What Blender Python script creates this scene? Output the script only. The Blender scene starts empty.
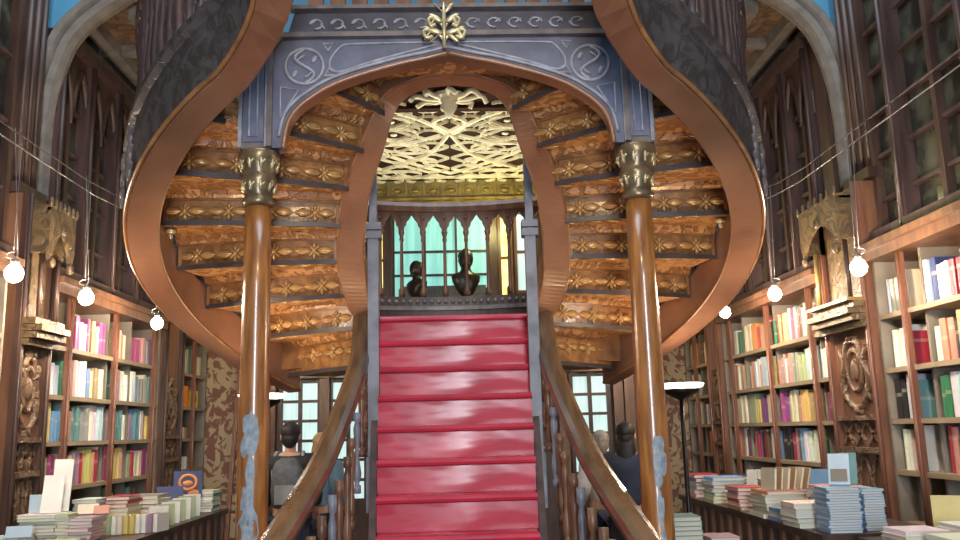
import bpy, bmesh, math, random
from mathutils import Vector, Matrix
random.seed(11)
SC = bpy.context.scene
COL = SC.collection
V = Vector
PI = math.pi
W = {}          # world origin of every object, by name


def rad(a):
    return math.radians(a)


# ------------------------------------------------------------------ mesh builder
class MB:
    def __init__(s):
        s.v, s.f, s.m, s.s = [], [], [], []

    def add(s, vs, fs, mi=0, smooth=False):
        b = len(s.v)
        s.v += [tuple(v) for v in vs]
        for f in fs:
            s.f.append([b + i for i in f]); s.m.append(mi); s.s.append(smooth)
        return s

    def obox(s, c, ax, ay, az, mi=0):
        c, ax, ay, az = V(c), V(ax), V(ay), V(az)
        vs = [c + i * ax + j * ay + k * az for k in (-1, 1) for j in (-1, 1) for i in (-1, 1)]
        return s.add(vs, [(0, 2, 3, 1), (4, 5, 7, 6), (0, 1, 5, 4), (2, 6, 7, 3), (0, 4, 6, 2), (1, 3, 7, 5)], mi)

    def box(s, x0, x1, y0, y1, z0, z1, mi=0):
        return s.obox(((x0 + x1) / 2, (y0 + y1) / 2, (z0 + z1) / 2), ((x1 - x0) / 2, 0, 0), (0, (y1 - y0) / 2, 0), (0, 0, (z1 - z0) / 2), mi)

    def bar(s, a, b, w, h, up=(0, 0, 1), mi=0):
        a, b = V(a), V(b); d = (b - a).normalized(); u = V(up)
        if abs(d.dot(u)) > .98: u = V((0, 1, 0))
        x = d.cross(u).normalized(); z = x.cross(d).normalized()
        return s.obox((a + b) / 2, x * w / 2, (b - a) / 2, z * h / 2, mi)

    def sweep(s, rings, mi=0, closed=False, caps=True, smooth=False):
        n = len(rings[0]); b = len(s.v)
        for r in rings: s.v += [tuple(p) for p in r]
        m = len(rings)
        for i in range(m if closed else m - 1):
            i2 = (i + 1) % m
            for j in range(n):
                j2 = (j + 1) % n
                s.f.append([b + i * n + j, b + i * n + j2, b + i2 * n + j2, b + i2 * n + j]); s.m.append(mi); s.s.append(smooth)
        if caps and not closed:
            s.f.append([b + j for j in range(n)]); s.m.append(mi); s.s.append(False)
            s.f.append([b + (m - 1) * n + j for j in range(n)]); s.m.append(mi); s.s.append(False)
        return s

    def tube(s, pts, r, n=7, mi=0, closed=False):
        pts = [V(p) for p in pts]; rings = []
        m = len(pts); prev = None
        for i, p in enumerate(pts):
            if closed: d = pts[(i + 1) % m] - pts[i - 1]
            else: d = pts[min(i + 1, m - 1)] - pts[max(i - 1, 0)]
            if d.length < 1e-9: d = V((0, 0, 1))
            d.normalize()
            if prev is None:
                u = V((0, 0, 1)) if abs(d.z) < .9 else V((1, 0, 0))
                x = d.cross(u).normalized()
            else:
                x = prev - d * prev.dot(d)
                x = x.normalized() if x.length > 1e-6 else d.orthogonal().normalized()
            prev = x; y = d.cross(x)
            rr = r[i] if isinstance(r, (list, tuple)) else r
            rings.append([p + x * math.cos(2 * PI * k / n) * rr + y * math.sin(2 * PI * k / n) * rr for k in range(n)])
        return s.sweep(rings, mi, closed, True, True)

    def lathe(s, prof, c, n=20, mi=0):
        c = V(c)
        rings = [[c + V((r * math.cos(2 * PI * k / n), r * math.sin(2 * PI * k / n), z)) for k in range(n)] for r, z in prof]
        return s.sweep(rings, mi, False, True, True)

    def lens(s, c, u, v, w, mi=0, nu=8, nv=6):
        c, u, v, w = V(c), V(u), V(v), V(w)
        rings = []
        for i in range(nu + 1):
            t = -PI / 2 + PI * i / nu
            ct = max(math.cos(t), .02)
            rings.append([c + u * math.sin(t) + (v * math.cos(2 * PI * k / nv) + w * math.sin(2 * PI * k / nv)) * ct for k in range(nv)])
        return s.sweep(rings, mi, False, True, True)

    def prism(s, poly, ext, mi=0):
        poly = [V(p) for p in poly]; e = V(ext); n = len(poly)
        fs = [list(range(n)), list(range(2 * n - 1, n - 1, -1))]
        fs += [(j, (j + 1) % n, n + (j + 1) % n, n + j) for j in range(n)]
        return s.add(poly + [p + e for p in poly], fs, mi)

    def mesh(s, name, mats, org=(0, 0, 0)):
        me = bpy.data.meshes.new(name)
        o = V(org)
        me.from_pydata([tuple(V(p) - o) for p in s.v], [], s.f)
        me.polygons.foreach_set('material_index', s.m)
        me.polygons.foreach_set('use_smooth', s.s)
        bm = bmesh.new(); bm.from_mesh(me)
        bmesh.ops.recalc_face_normals(bm, faces=bm.faces)
        bm.to_mesh(me); bm.free()
        for m in (mats if isinstance(mats, (list, tuple)) else [mats]): me.materials.append(m)
        return me

    def build(s, name, mats, parent=None, org=None):
        if parent is not None: o3 = W[parent.name]
        elif org is not None: o3 = V(org)
        else:
            xs = [p[0] for p in s.v]; ys = [p[1] for p in s.v]; zs = [p[2] for p in s.v]
            o3 = V(((min(xs) + max(xs)) / 2, (min(ys) + max(ys)) / 2, min(zs)))
        ob = bpy.data.objects.new(name, s.mesh(name, mats, o3)); COL.objects.link(ob)
        if parent is not None: ob.parent = parent
        else: ob.location = o3
        W[ob.name] = o3
        return ob


def tag(o, label=None, cat=None, group=None, kind=None):
    if label: o['label'] = label
    if cat: o['category'] = cat
    if group: o['group'] = group
    if kind: o['kind'] = kind
    return o


def thing(name, loc, label, cat, group=None):
    o = bpy.data.objects.new(name, None); COL.objects.link(o)
    o.location = loc; o.empty_display_size = .1
    W[o.name] = V(loc)
    return tag(o, label, cat, group)


def struct(o):
    o['kind'] = 'structure'
    return o


def arcpts(cx, cz, r, a0, a1, n, y):
    return [V((cx + r * math.cos(rad(a0 + (a1 - a0) * i / n)), y, cz + r * math.sin(rad(a0 + (a1 - a0) * i / n)))) for i in range(n + 1)]


def smooth_path(pts, n=8):
    pts = [V(p) for p in pts]; out = []
    for i in range(len(pts) - 1):
        p0 = pts[max(i - 1, 0)]; p1 = pts[i]; p2 = pts[i + 1]; p3 = pts[min(i + 2, len(pts) - 1)]
        for k in range(n):
            t = k / n
            out.append(.5 * ((2 * p1) + (p2 - p0) * t + (2 * p0 - 5 * p1 + 4 * p2 - p3) * t * t + (3 * p1 - p0 - 3 * p2 + p3) * t ** 3))
    out.append(pts[-1])
    return out


# ------------------------------------------------------------------ materials
def nodes_of(name):
    m = bpy.data.materials.new(name); m.use_nodes = True
    nt = m.node_tree
    return m, nt, nt.nodes['Principled BSDF']


def mat(name, c1, c2=None, rough=.5, metal=0., scale=6., stretch=(1, 1, 1), bump=0., bscale=None, bdist=.01, carve=False, coat=0., lo=.35, hi=.65, spec=.5):
    m, nt, b = nodes_of(name)
    N, L = nt.nodes, nt.links
    if c2 is None: c2 = tuple(x * .62 for x in c1)
    tc = N.new('ShaderNodeTexCoord'); mp = N.new('ShaderNodeMapping')
    mp.inputs['Scale'].default_value = stretch
    L.new(tc.outputs['Object'], mp.inputs['Vector'])
    nz = N.new('ShaderNodeTexNoise'); nz.inputs['Scale'].default_value = scale; nz.inputs['Detail'].default_value = 5
    if carve: nz.inputs['Distortion'].default_value = 1.6; nz.inputs['Detail'].default_value = 2
    L.new(mp.outputs[0], nz.inputs['Vector'])
    rp = N.new('ShaderNodeValToRGB')
    rp.color_ramp.elements[0].position = lo; rp.color_ramp.elements[1].position = hi
    rp.color_ramp.elements[0].color = (*c2, 1); rp.color_ramp.elements[1].color = (*c1, 1)
    L.new(nz.outputs['Fac'], rp.inputs[0]); L.new(rp.outputs[0], b.inputs['Base Color'])
    b.inputs['Roughness'].default_value = rough; b.inputs['Metallic'].default_value = metal
    b.inputs['Coat Weight'].default_value = coat; b.inputs['Coat Roughness'].default_value = .15
    b.inputs['Specular IOR Level'].default_value = spec
    if bump > 0:
        bp = N.new('ShaderNodeBump'); bp.inputs['Strength'].default_value = bump; bp.inputs['Distance'].default_value = bdist
        if carve:
            r2 = N.new('ShaderNodeValToRGB'); r2.color_ramp.elements[0].position = .44; r2.color_ramp.elements[1].position = .54
            L.new(nz.outputs['Fac'], r2.inputs[0]); L.new(r2.outputs[0], bp.inputs['Height'])
        else:
            n2 = N.new('ShaderNodeTexNoise'); n2.inputs['Scale'].default_value = bscale or scale * 2; n2.inputs['Detail'].default_value = 3
            L.new(mp.outputs[0], n2.inputs['Vector']); L.new(n2.outputs['Fac'], bp.inputs['Height'])
        L.new(bp.outputs[0], b.inputs['Normal'])
    return m


def emit(name, c, s, c2=None, scale=6, stretch=(1, 1, 1)):
    m, nt, b = nodes_of(name)
    b.inputs['Base Color'].default_value = (*[x * .5 for x in c], 1)
    b.inputs['Emission Strength'].default_value = s
    b.inputs['Emission Color'].default_value = (*c, 1)
    if c2:
        N, L = nt.nodes, nt.links
        tc = N.new('ShaderNodeTexCoord'); mp = N.new('ShaderNodeMapping'); mp.inputs['Scale'].default_value = stretch
        nz = N.new('ShaderNodeTexNoise'); nz.inputs['Scale'].default_value = scale
        rp = N.new('ShaderNodeValToRGB'); rp.color_ramp.elements[0].position = .38; rp.color_ramp.elements[1].position = .62
        rp.color_ramp.elements[0].color = (*c2, 1); rp.color_ramp.elements[1].color = (*c, 1)
        L.new(tc.outputs['Object'], mp.inputs['Vector']); L.new(mp.outputs[0], nz.inputs['Vector'])
        L.new(nz.outputs['Fac'], rp.inputs[0]); L.new(rp.outputs[0], b.inputs['Emission Color'])
    return m


M = {}
M['dark'] = mat('dark_wood', (.085, .045, .032), (.035, .018, .014), .42, scale=5, stretch=(2, 2, .35), bump=.15, bscale=20)
M['brown'] = mat('brown_wood', (.20, .095, .05), (.10, .045, .025), .36, scale=5, stretch=(3, 3, .4), bump=.1)
M['redbrown'] = mat('reddish_post_wood', (.215, .092, .055), (.12, .05, .032), .35, scale=6, stretch=(3, 3, .4))
M['rail'] = mat('handrail_wood', (.19, .115, .062), (.095, .055, .03), .27, scale=5, stretch=(3, .6, .6), coat=.4)
M['shelf'] = mat('shelf_board', (.34, .26, .17), (.25, .18, .11), .6, scale=4, stretch=(3, .5, 3))
M['divider'] = mat('grey_beige_divider', (.27, .235, .19), (.2, .165, .125), .7, scale=4)
M['copper'] = mat('copper_varnished_wood', (.31, .145, .08), (.20, .09, .05), .36, scale=2.5, bump=.05, bscale=30, coat=.25)
M['panel'] = mat('carved_panel_wood', (.46, .215, .075), (.22, .10, .035), .33, scale=14, bump=.35, bscale=30, bdist=.006, coat=.3)
M['panelframe'] = mat('panel_frame_wood', (.34, .16, .06), (.18, .08, .035), .32, scale=8, coat=.3)
M['flower'] = mat('gilded_flower', (.60, .36, .14), (.42, .22, .08), .34, metal=.25, scale=20)
M['soffit'] = mat('orange_carved_soffit', (.60, .30, .12), (.33, .145, .05), .36, scale=11, carve=True, bump=.8, bdist=.02, lo=.42, hi=.56, coat=.2)
M['fascia'] = mat('dark_carved_fascia', (.075, .066, .066), (.048, .038, .036), .38, scale=9, carve=True, bump=.3, bdist=.008, lo=.40, hi=.6)
M['blue'] = mat('blue_grey_paint', (.135, .145, .20), (.095, .10, .15), .38, scale=8, bump=.08, bscale=30)
M['blueline'] = mat('pale_moulding', (.32, .32, .38), (.20, .19, .22), .38, scale=14)
M['bluebrown'] = mat('worn_grey_brown_moulding', (.18, .145, .13), (.10, .085, .09), .36, scale=10)
M['greyblue'] = mat('worn_grey_blue_paint', (.21, .215, .26), (.10, .095, .115), .42, scale=6, bump=.1)
M['red'] = mat('red_stair_paint', (.52, .022, .055), (.42, .015, .04), .24, scale=3, bump=.10, bscale=1.6, bdist=.05, coat=0, spec=.34)
_n = M['red'].node_tree.nodes; _l = M['red'].node_tree.links
_nz = _n.new('ShaderNodeTexNoise'); _nz.inputs['Scale'].default_value = 2.6; _nz.inputs['Detail'].default_value = 2
_rp = _n.new('ShaderNodeMapRange'); _rp.inputs[1].default_value = .36; _rp.inputs[2].default_value = .62; _rp.inputs[3].default_value = .2; _rp.inputs[4].default_value = .5
_l.new(_nz.outputs['Fac'], _rp.inputs[0]); _l.new(_rp.outputs[0], _n['Principled BSDF'].inputs['Roughness'])
M['capital'] = mat('bronze_capital', (.24, .17, .09), (.10, .07, .045), .3, metal=.45, scale=12, bump=.2)
M['gold'] = mat('pale_gold_leaf', (.72, .62, .36), (.42, .34, .19), .35, metal=.5, scale=20)
M['stone'] = mat('grey_brown_arch', (.20, .175, .15), (.13, .11, .095), .6, scale=9, bump=.2)
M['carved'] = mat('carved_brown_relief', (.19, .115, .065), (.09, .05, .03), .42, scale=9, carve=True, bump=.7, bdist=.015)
M['lip'] = mat('shadow_dark_lip', (.075, .06, .062), (.045, .035, .036), .4, scale=8)  # dark tone paints in the shadow along each riser panel's bottom edge
M['niche'] = mat('dark_gilded_wood', (.15, .095, .04), (.06, .038, .022), .45, scale=9, carve=True, bump=.5, bdist=.012)
M['frieze'] = mat('dark_violet_frieze', (.075, .072, .098), (.05, .046, .06), .4, scale=8, bump=.08, bscale=30)
M['gilt'] = mat('dull_gilding', (.42, .30, .09), (.22, .15, .05), .4, metal=.4, scale=9, bump=.15)
M['olive'] = mat('olive_frieze', (.26, .22, .075), (.16, .13, .045), .5, scale=9, bump=.2)
M['cream'] = mat('cream_plaster_tracery', (.80, .76, .55), (.68, .62, .42), .5, scale=9)
M['ceil'] = mat('dark_brown_ceiling', (.034, .016, .010), (.024, .011, .007), .9, scale=4, spec=.1)
M['ceilbrown'] = mat('carved_brown_ceiling', (.21, .125, .065), (.09, .05, .03), .5, scale=6, carve=True, bump=.6, bdist=.02)
M['wallpaper'] = mat('scroll_wallpaper', (.43, .33, .20), (.20, .085, .055), .7, scale=5.5, carve=True, lo=.46, hi=.5)
M['skyblue'] = mat('sky_blue_plaster', (.12, .40, .62), (.10, .34, .55), .7, scale=2)
M['glass'] = None
M['floor'] = mat('oak_floor', (.20, .11, .06), (.11, .06, .035), .35, scale=3, stretch=(6, .6, 1))
M['black'] = mat('black_metal', (.018, .018, .02), None, .35, metal=.6)
M['chrome'] = mat('steel_wire', (.30, .28, .26), None, .45, metal=.7)
M['bronze'] = mat('dark_bronze_bust', (.045, .035, .03), (.02, .016, .014), .35, metal=.3, scale=8, bump=.1)
M['pages'] = mat('paper_pages', (.72, .68, .58), (.6, .56, .46), .8, scale=30, stretch=(1, 1, 8))
M['teal_win'] = emit('teal_daylit_glass', (.30, .70, .62), .78, (.17, .50, .47), 5, (3, 1, .25))
M['white_win'] = emit('white_daylit_glass', (.62, .82, .80), .75, (.45, .66, .66), 6, (4, 1, .2))
M['yellow_win'] = emit('yellow_lit_glass', (.95, .85, .35), 1.3, (.7, .5, .12), 8)
M['bulb'] = emit('lit_bulb', (1, .80, .60), 420)
M['bowl'] = emit('lit_glass_bowl', (1, .90, .68), 5)
M['cabwood'] = mat('dusky_cabinet_wood', (.085, .048, .042), (.04, .023, .021), .4, scale=5, stretch=(3, 3, .4), bump=.1)
M['skin'] = mat('skin', (.50, .29, .20), (.46, .26, .18), .5)
M['hair_dark'] = mat('dark_hair', (.02, .014, .012), None, .55, scale=30, stretch=(1, 1, .2), bump=.3)
M['hair_blond'] = mat('blond_hair', (.42, .28, .11), (.27, .16, .06), .5, scale=30, stretch=(1, 1, .2), bump=.3)
M['hair_grey'] = mat('grey_hair', (.36, .32, .27), (.22, .19, .16), .5, scale=30, bump=.3)
M['jacket'] = mat('black_jacket', (.02, .02, .024), None, .7)
M['jeans'] = mat('dark_jeans', (.03, .045, .085), None, .8)
M['denim'] = mat('pale_blue_denim', (.17, .30, .40), (.12, .22, .3), .8)
M['white_cloth'] = mat('white_cloth', (.68, .66, .62), (.5, .47, .43), .8, scale=10, bump=.3)
M['pack'] = mat('grey_nylon', (.12, .13, .15), (.07, .08, .09), .6, scale=20, bump=.1)
M['strap'] = mat('pale_strap', (.33, .35, .37), None, .6)


def glass_mat():
    m, nt, b = nodes_of('dim_greenish_glass')
    N, L = nt.nodes, nt.links
    tc = N.new('ShaderNodeTexCoord'); nz = N.new('ShaderNodeTexNoise'); nz.inputs['Scale'].default_value = 5
    rp = N.new('ShaderNodeValToRGB')
    rp.color_ramp.elements[0].color = (.018, .016, .014, 1); rp.color_ramp.elements[1].color = (.085, .085, .055, 1)
    rp.color_ramp.elements[0].position = .4; rp.color_ramp.elements[1].position = .72
    L.new(tc.outputs['Object'], nz.inputs['Vector']); L.new(nz.outputs['Fac'], rp.inputs[0]); L.new(rp.outputs[0], b.inputs['Base Color'])
    b.inputs['Roughness'].default_value = .16
    return m


M['glass'] = glass_mat()


def column_mat():
    # amber varnish with flaked patches of the pale blue-grey paint below
    m, nt, b = nodes_of('amber_varnish_flaked')
    N, L = nt.nodes, nt.links
    tc = N.new('ShaderNodeTexCoord'); mp = N.new('ShaderNodeMapping'); mp.inputs['Scale'].default_value = (6, 6, .8)
    L.new(tc.outputs['Object'], mp.inputs['Vector'])
    nz = N.new('ShaderNodeTexNoise'); nz.inputs['Scale'].default_value = 5; nz.inputs['Detail'].default_value = 6
    L.new(mp.outputs[0], nz.inputs['Vector'])
    rp = N.new('ShaderNodeValToRGB'); rp.color_ramp.elements[0].position = .35; rp.color_ramp.elements[1].position = .68
    rp.color_ramp.elements[0].color = (.21, .074, .02, 1); rp.color_ramp.elements[1].color = (.44, .18, .048, 1)
    L.new(nz.outputs['Fac'], rp.inputs[0])
    L.new(rp.outputs[0], b.inputs['Base Color'])
    b.inputs['Roughness'].default_value = .28
    b.inputs['Coat Weight'].default_value = .7; b.inputs['Coat Roughness'].default_value = .17
    return m


M['column'] = column_mat()
M['flake'] = mat('flaked_pale_paint', (.33, .37, .41), (.20, .23, .27), .6, scale=25)


def book_mat():
    m, nt, b = nodes_of('book_cover')
    N, L = nt.nodes, nt.links
    oi = N.new('ShaderNodeObjectInfo'); tc = N.new('ShaderNodeTexCoord'); sp = N.new('ShaderNodeSeparateXYZ')
    L.new(tc.outputs['Generated'], sp.inputs[0])
    add = N.new('ShaderNodeMath'); add.operation = 'MULTIPLY_ADD'; add.inputs[1].default_value = .35; add.inputs[2].default_value = .45
    L.new(oi.outputs['Random'], add.inputs[0])
    sub = N.new('ShaderNodeMath'); sub.operation = 'SUBTRACT'; L.new(sp.outputs['Z'], sub.inputs[0]); L.new(add.outputs[0], sub.inputs[1])
    ab = N.new('ShaderNodeMath'); ab.operation = 'ABSOLUTE'; L.new(sub.outputs[0], ab.inputs[0])
    lt = N.new('ShaderNodeMath'); lt.operation = 'LESS_THAN'; lt.inputs[1].default_value = .045; L.new(ab.outputs[0], lt.inputs[0])
    sc = N.new('ShaderNodeMath'); sc.operation = 'MULTIPLY'; sc.inputs[1].default_value = .28; L.new(lt.outputs[0], sc.inputs[0])
    mx = N.new('ShaderNodeMix'); mx.data_type = 'RGBA'
    L.new(sc.outputs[0], mx.inputs['Factor']); L.new(oi.outputs['Color'], mx.inputs['A'])
    mx.inputs['B'].default_value = (.62, .55, .42, 1)
    L.new(mx.outputs['Result'], b.inputs['Base Color'])
    b.inputs['Roughness'].default_value = .42
    return m


def plain_cover():
    m, nt, b = nodes_of('paperback_cover')
    oi = nt.nodes.new('ShaderNodeObjectInfo'); nt.links.new(oi.outputs['Color'], b.inputs['Base Color'])
    b.inputs['Roughness'].default_value = .38
    return m


M['book'] = book_mat()
M['cover'] = plain_cover()

PAL = {
    'crimson': (.42, .03, .05), 'cream': (.70, .63, .47), 'white': (.78, .76, .70), 'tan': (.42, .28, .15), 'brown': (.19, .09, .05),
    'orange': (.65, .24, .06), 'yellow': (.66, .52, .17), 'dark green': (.04, .16, .08), 'pale green': (.38, .46, .27), 'teal': (.13, .27, .27),
    'sky blue': (.19, .36, .60), 'navy blue': (.035, .05, .14), 'purple': (.22, .08, .24), 'magenta': (.40, .07, .20), 'pink': (.66, .33, .36),
    'grey': (.30, .29, .28), 'black': (.025, .025, .028), 'salmon': (.60, .27, .18), 'pale blue': (.50, .62, .70), 'mauve': (.36, .22, .30),
}
PK = list(PAL)
PLAIN = {k: mat('cover_' + k.replace(' ', '_'), c, tuple(x * .85 for x in c), .45) for k, c in PAL.items()}

# ------------------------------------------------------------------ staircase
CX, CY = -.02, 5.7
STAIR = thing('staircase', (0, 4.0, 0), 'carved wooden double staircase with red steps curling up on both sides to a gallery', 'staircase')


def pol(r, a, z, sx=-1):          # a measured from +Y (back) towards the side and then the viewer
    return V((CX + sx * r * math.sin(rad(a)), CY + r * math.cos(rad(a)), z))


R_, D_, Y0_, H0_ = .20, .20, 5.5, 1.64


def halfw(n):
    w = .45 + (n + 3) * .0135 if n >= -3 else .45 + (-3 - n) * .012
    return w


# red steps
for n in range(-7, 4):
    h = H0_ + R_ * n; y = Y0_ + D_ * n; w = halfw(n)
    mb = MB()
    mb.box(-w, w, y + .012, y + D_ + .03, h - R_, h - .012)
    prof = [(y + .012, h - .042), (y - .012, h - .042), (y - .022, h - .034), (y - .026, h - .020), (y - .022, h - .007), (y - .012, h), (y + D_ + .012, h), (y + D_ + .012, h - .02), (y + .012, h - .02)]
    mb.sweep([[V((-w, a, b)) for a, b in prof], [V((w, a, b)) for a, b in prof]], smooth=False)
    mb.build('step', M['red'], STAIR)
# landing: red top riser and nosing, wooden slab behind
LZ = H0_ + R_ * 4
yl = Y0_ + D_ * 4
wl = .56
mb = MB(); mb.box(-wl, wl, yl + .012, yl + .06, LZ - R_, LZ - .01)
prof = [(yl + .012, LZ - .042), (yl - .012, LZ - .042), (yl - .024, LZ - .03), (yl - .026, LZ - .018), (yl - .012, LZ), (yl + .2, LZ), (yl + .2, LZ - .03), (yl + .012, LZ - .03)]
mb.sweep([[V((-wl, a, b)) for a, b in prof], [V((wl, a, b)) for a, b in prof]])
mb.build('step', M['red'], STAIR)
mb = MB()
pts = [V((-.62, yl + .06, 2.12))] + [pol(2.0, a, 2.12) for a in range(48, -49, -4)] + [V((.62, yl + .06, 2.12))]
mb.prism(pts, (0, 0, LZ - .03 - 2.12))
for a in (-30, 0, 30):
    mb.bar(pol(.8, a, 2.10), pol(1.95, a, 2.10), .10, .05)
mb.tube([pol(2.0, a, 2.12) for a in range(-48, 49, 4)], .035)
mb.build('landing', M['panelframe'], STAIR)

# lower flight: strings, handrails, balusters, newel posts
RAIL = [(.64, 6.02, 2.40), (.628, 5.7, 2.065), (.67, 5.3, 1.757), (.735, 4.9, 1.462), (.775, 4.4, 1.27), (.80, 3.95, 1.14), (.81, 3.70, 1.07)]
for sx in (-1, 1):
    mb = MB()
    rings = []
    for i in range(0, 13):
        n = -7.5 + i * 11.5 / 12
        y = Y0_ + D_ * n; h = H0_ + R_ * n; w = halfw(n)
        rings.append([V((sx * (w + .002), y, max(h - .55, 0.0))), V((sx * (w + .045), y, max(h - .55, 0.0))), V((sx * (w + .045), y, max(h - .17, .03))), V((sx * (w + .002), y, max(h - .17, .03)))])
    mb.sweep(rings)
    mb.build('stringer', M['dark'], STAIR)
    path = smooth_path([(sx * x, y, z) for x, y, z in RAIL], 6)
    rings = []
    for i, p in enumerate(path):
        d = (path[min(i + 1, len(path) - 1)] - path[max(i - 1, 0)]).normalized()
        x = d.cross(V((0, 0, 1))).normalized(); u = x.cross(d)
        rings.append([p + x * a + u * b for a, b in ((-.058, -.035), (.058, -.035), (.066, 0), (.058, .035), (.03, .05), (-.03, .05), (-.058, .035), (-.066, 0))])
    mb = MB(); mb.sweep(rings, smooth=False)
    mb.build('handrail', M['rail'], STAIR)
    # balusters
    for i in range(13):
        t = .06 + i * .072
        p = path[int(t * (len(path) - 1))]
        n = (p.y - Y0_) / D_
        zb = H0_ + R_ * n - .19
        xb = sx * (halfw(n) + .045) * .5 + p.x * .5
        zt = p.z - .03
        if zt - zb < .22: zb = zt - .34
        zb = max(zb, .10)
        H = zt - zb
        prof = [(.024, 0), (.024, .10), (.012, .115), (.022, .17), (.027, .24), (.019, .36), (.012, .46), (.016, .5), (.012, .54), (.019, .66), (.023, .8), (.013, .88), (.024, .9), (.024, 1.0)]
        mb = MB(); mb.lathe([(r * (.9 if H < .4 else 1), z * H) for r, z in prof], (xb, p.y, zb), 10)
        if i < 12: mb.build('baluster', M['brown'] if i % 4 else M['greyblue'], STAIR)
    # grey painted newel post with collar
    X = sx * .535
    mb = MB()
    mb.box(X - .036, X + .036, 5.714, 5.786, 1.20, 2.92)
    mb.box(X - .048, X + .048, 5.70, 5.80, 1.10, 1.45)
    for z in (2.93, 2.99): mb.box(X - .055, X + .055, 5.695, 5.805, z - .03, z + .02)
    mb.box(X - .026, X + .026, 5.724, 5.776, 2.95, 3.5)
    mb.lathe([(.045, 1.45), (.05, 1.47), (.036, 1.5)], (X, 5.75, 0), 4)
    mb.build('newel_post', M['greyblue'], STAIR)
    # end newel at the foot
    mb = MB(); X = sx * .80
    mb.box(X - .06, X + .06, 3.66, 3.78, 0, 1.0); mb.box(X - .075, X + .075, 3.645, 3.795, 1.0, 1.05); mb.box(X - .075, X + .075, 3.645, 3.795, 0, .18)
    mb.build('newel_post', M['brown'], STAIR)

# upper flights
ZI = [(60, 2.36), (71, 2.44), (82, 2.56), (90, 2.66), (98, 2.80), (107, 2.97), (116, 3.13), (127, 3.28), (137, 3.42), (145, 3.54), (152, 3.62), (160, 3.68), (170, 3.72), (180, 3.73)]


def zi(a):
    for (a0, z0), (a1, z1) in zip(ZI, ZI[1:]):
        if a <= a1: return z0 + (z1 - z0) * (a - a0) / (a1 - a0)
    return ZI[-1][1]


def ring_out(a, sx):      # the loop is squarer towards the viewer
    w_ = max(0, 1 - abs(a - 156) / 26)
    return V((.034 + sx * .062 * w_ * w_ * (3 - 2 * w_), 0, 0))


def zo(a):
    return 2.12 + .0133 * (a - 55)


# inner ring: both flights share one pointed loop
mb = MB(); rings = []
for i in range(0, 121):
    u = -120 + i * 2.0
    a = 180 - abs(u); sx = -1 if u < 0 else 1
    z = zi(a)
    e = ring_out(a, sx)
    rings.append([pol(.612, a, z, sx) + e, pol(.772, a, z, sx) + e, pol(.772, a, z + .26, sx) + e, pol(.68, a, z + .34, sx) + e, pol(.612, a, z + .26, sx) + e])
mb.sweep(rings, smooth=False)
mb.build('inner_stringer', M['copper'], STAIR)
mb = MB()
for rr in (.607, .777):
    us = [-119 + i * 3.4 for i in range(71)]
    mb.tube([ring_out(180 - abs(u), -1 if u < 0 else 1) + pol(rr, 180 - abs(u), zi(180 - abs(u)) + .012, -1 if u < 0 else 1) for u in us], .009, 6)
mb.build('stringer_bead', M['panelframe'], STAIR)

# gilded flower, carved once
FB = MB()


def petal(mb, c, u, v, w, n=8):
    # pointed petal: u half length, v half width, w half thickness
    c, u, v, w = V(c), V(u), V(v), V(w); rings = []
    for i in range(n + 1):
        t = -1 + 2 * i / n; k = max((1 - t * t) ** .9, .03)
        rings.append([c + u * t + (v * math.cos(2 * PI * j / 6) + w * math.sin(2 * PI * j / 6)) * k for j in range(6)])
    mb.sweep(rings, 0, False, True, True)


for q in (-1, 1):
    petal(FB, (q * .078, -.004, 0), (.062, 0, 0), (0, 0, .026), (0, .014, 0))
    petal(FB, (q * .072, -.014, 0), (.05, 0, 0), (0, 0, .006), (0, .010, 0))
    petal(FB, (0, -.004, q * .032), (0, 0, .026), (.015, 0, 0), (0, .014, 0), 6)
    for e in (-1, 1): petal(FB, (q * .02, -.004, e * .018), (q * .018, 0, e * .018), (.006, 0, -.006 * q * e), (0, .01, 0), 6)
FB.lens((0, -.012, 0), (.014, 0, 0), (0, .014, 0), (0, 0, .014), 0, 6, 8)
FLOWER = FB.mesh('carved_flower', M['flower'])


def outpath():
    out = []
    for a in range(42, 149, 3):
        po = pol(2.02, a, zo(a)); pi = pol(1.845, a, zo(a))
        out.append((po.x, po.y, pi.x, pi.y, zo(a)))
    out += [(-.985, 3.86, -.90, 4.03, 3.44), (-.89, 3.72, -.77, 3.84, 3.54), (-.83, 3.55, -.68, 3.62, 3.66), (-.80, 3.36, -.63, 3.38, 3.78), (-.79, 3.15, -.61, 3.15, 3.90)]
    po = smooth_path([(a, b, z) for a, b, c, d, z in out], 2); pi = smooth_path([(c, d, z) for a, b, c, d, z in out], 2)
    return [(a.x, a.y, b.x, b.y, a.z) for a, b in zip(po, pi)]


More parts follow.
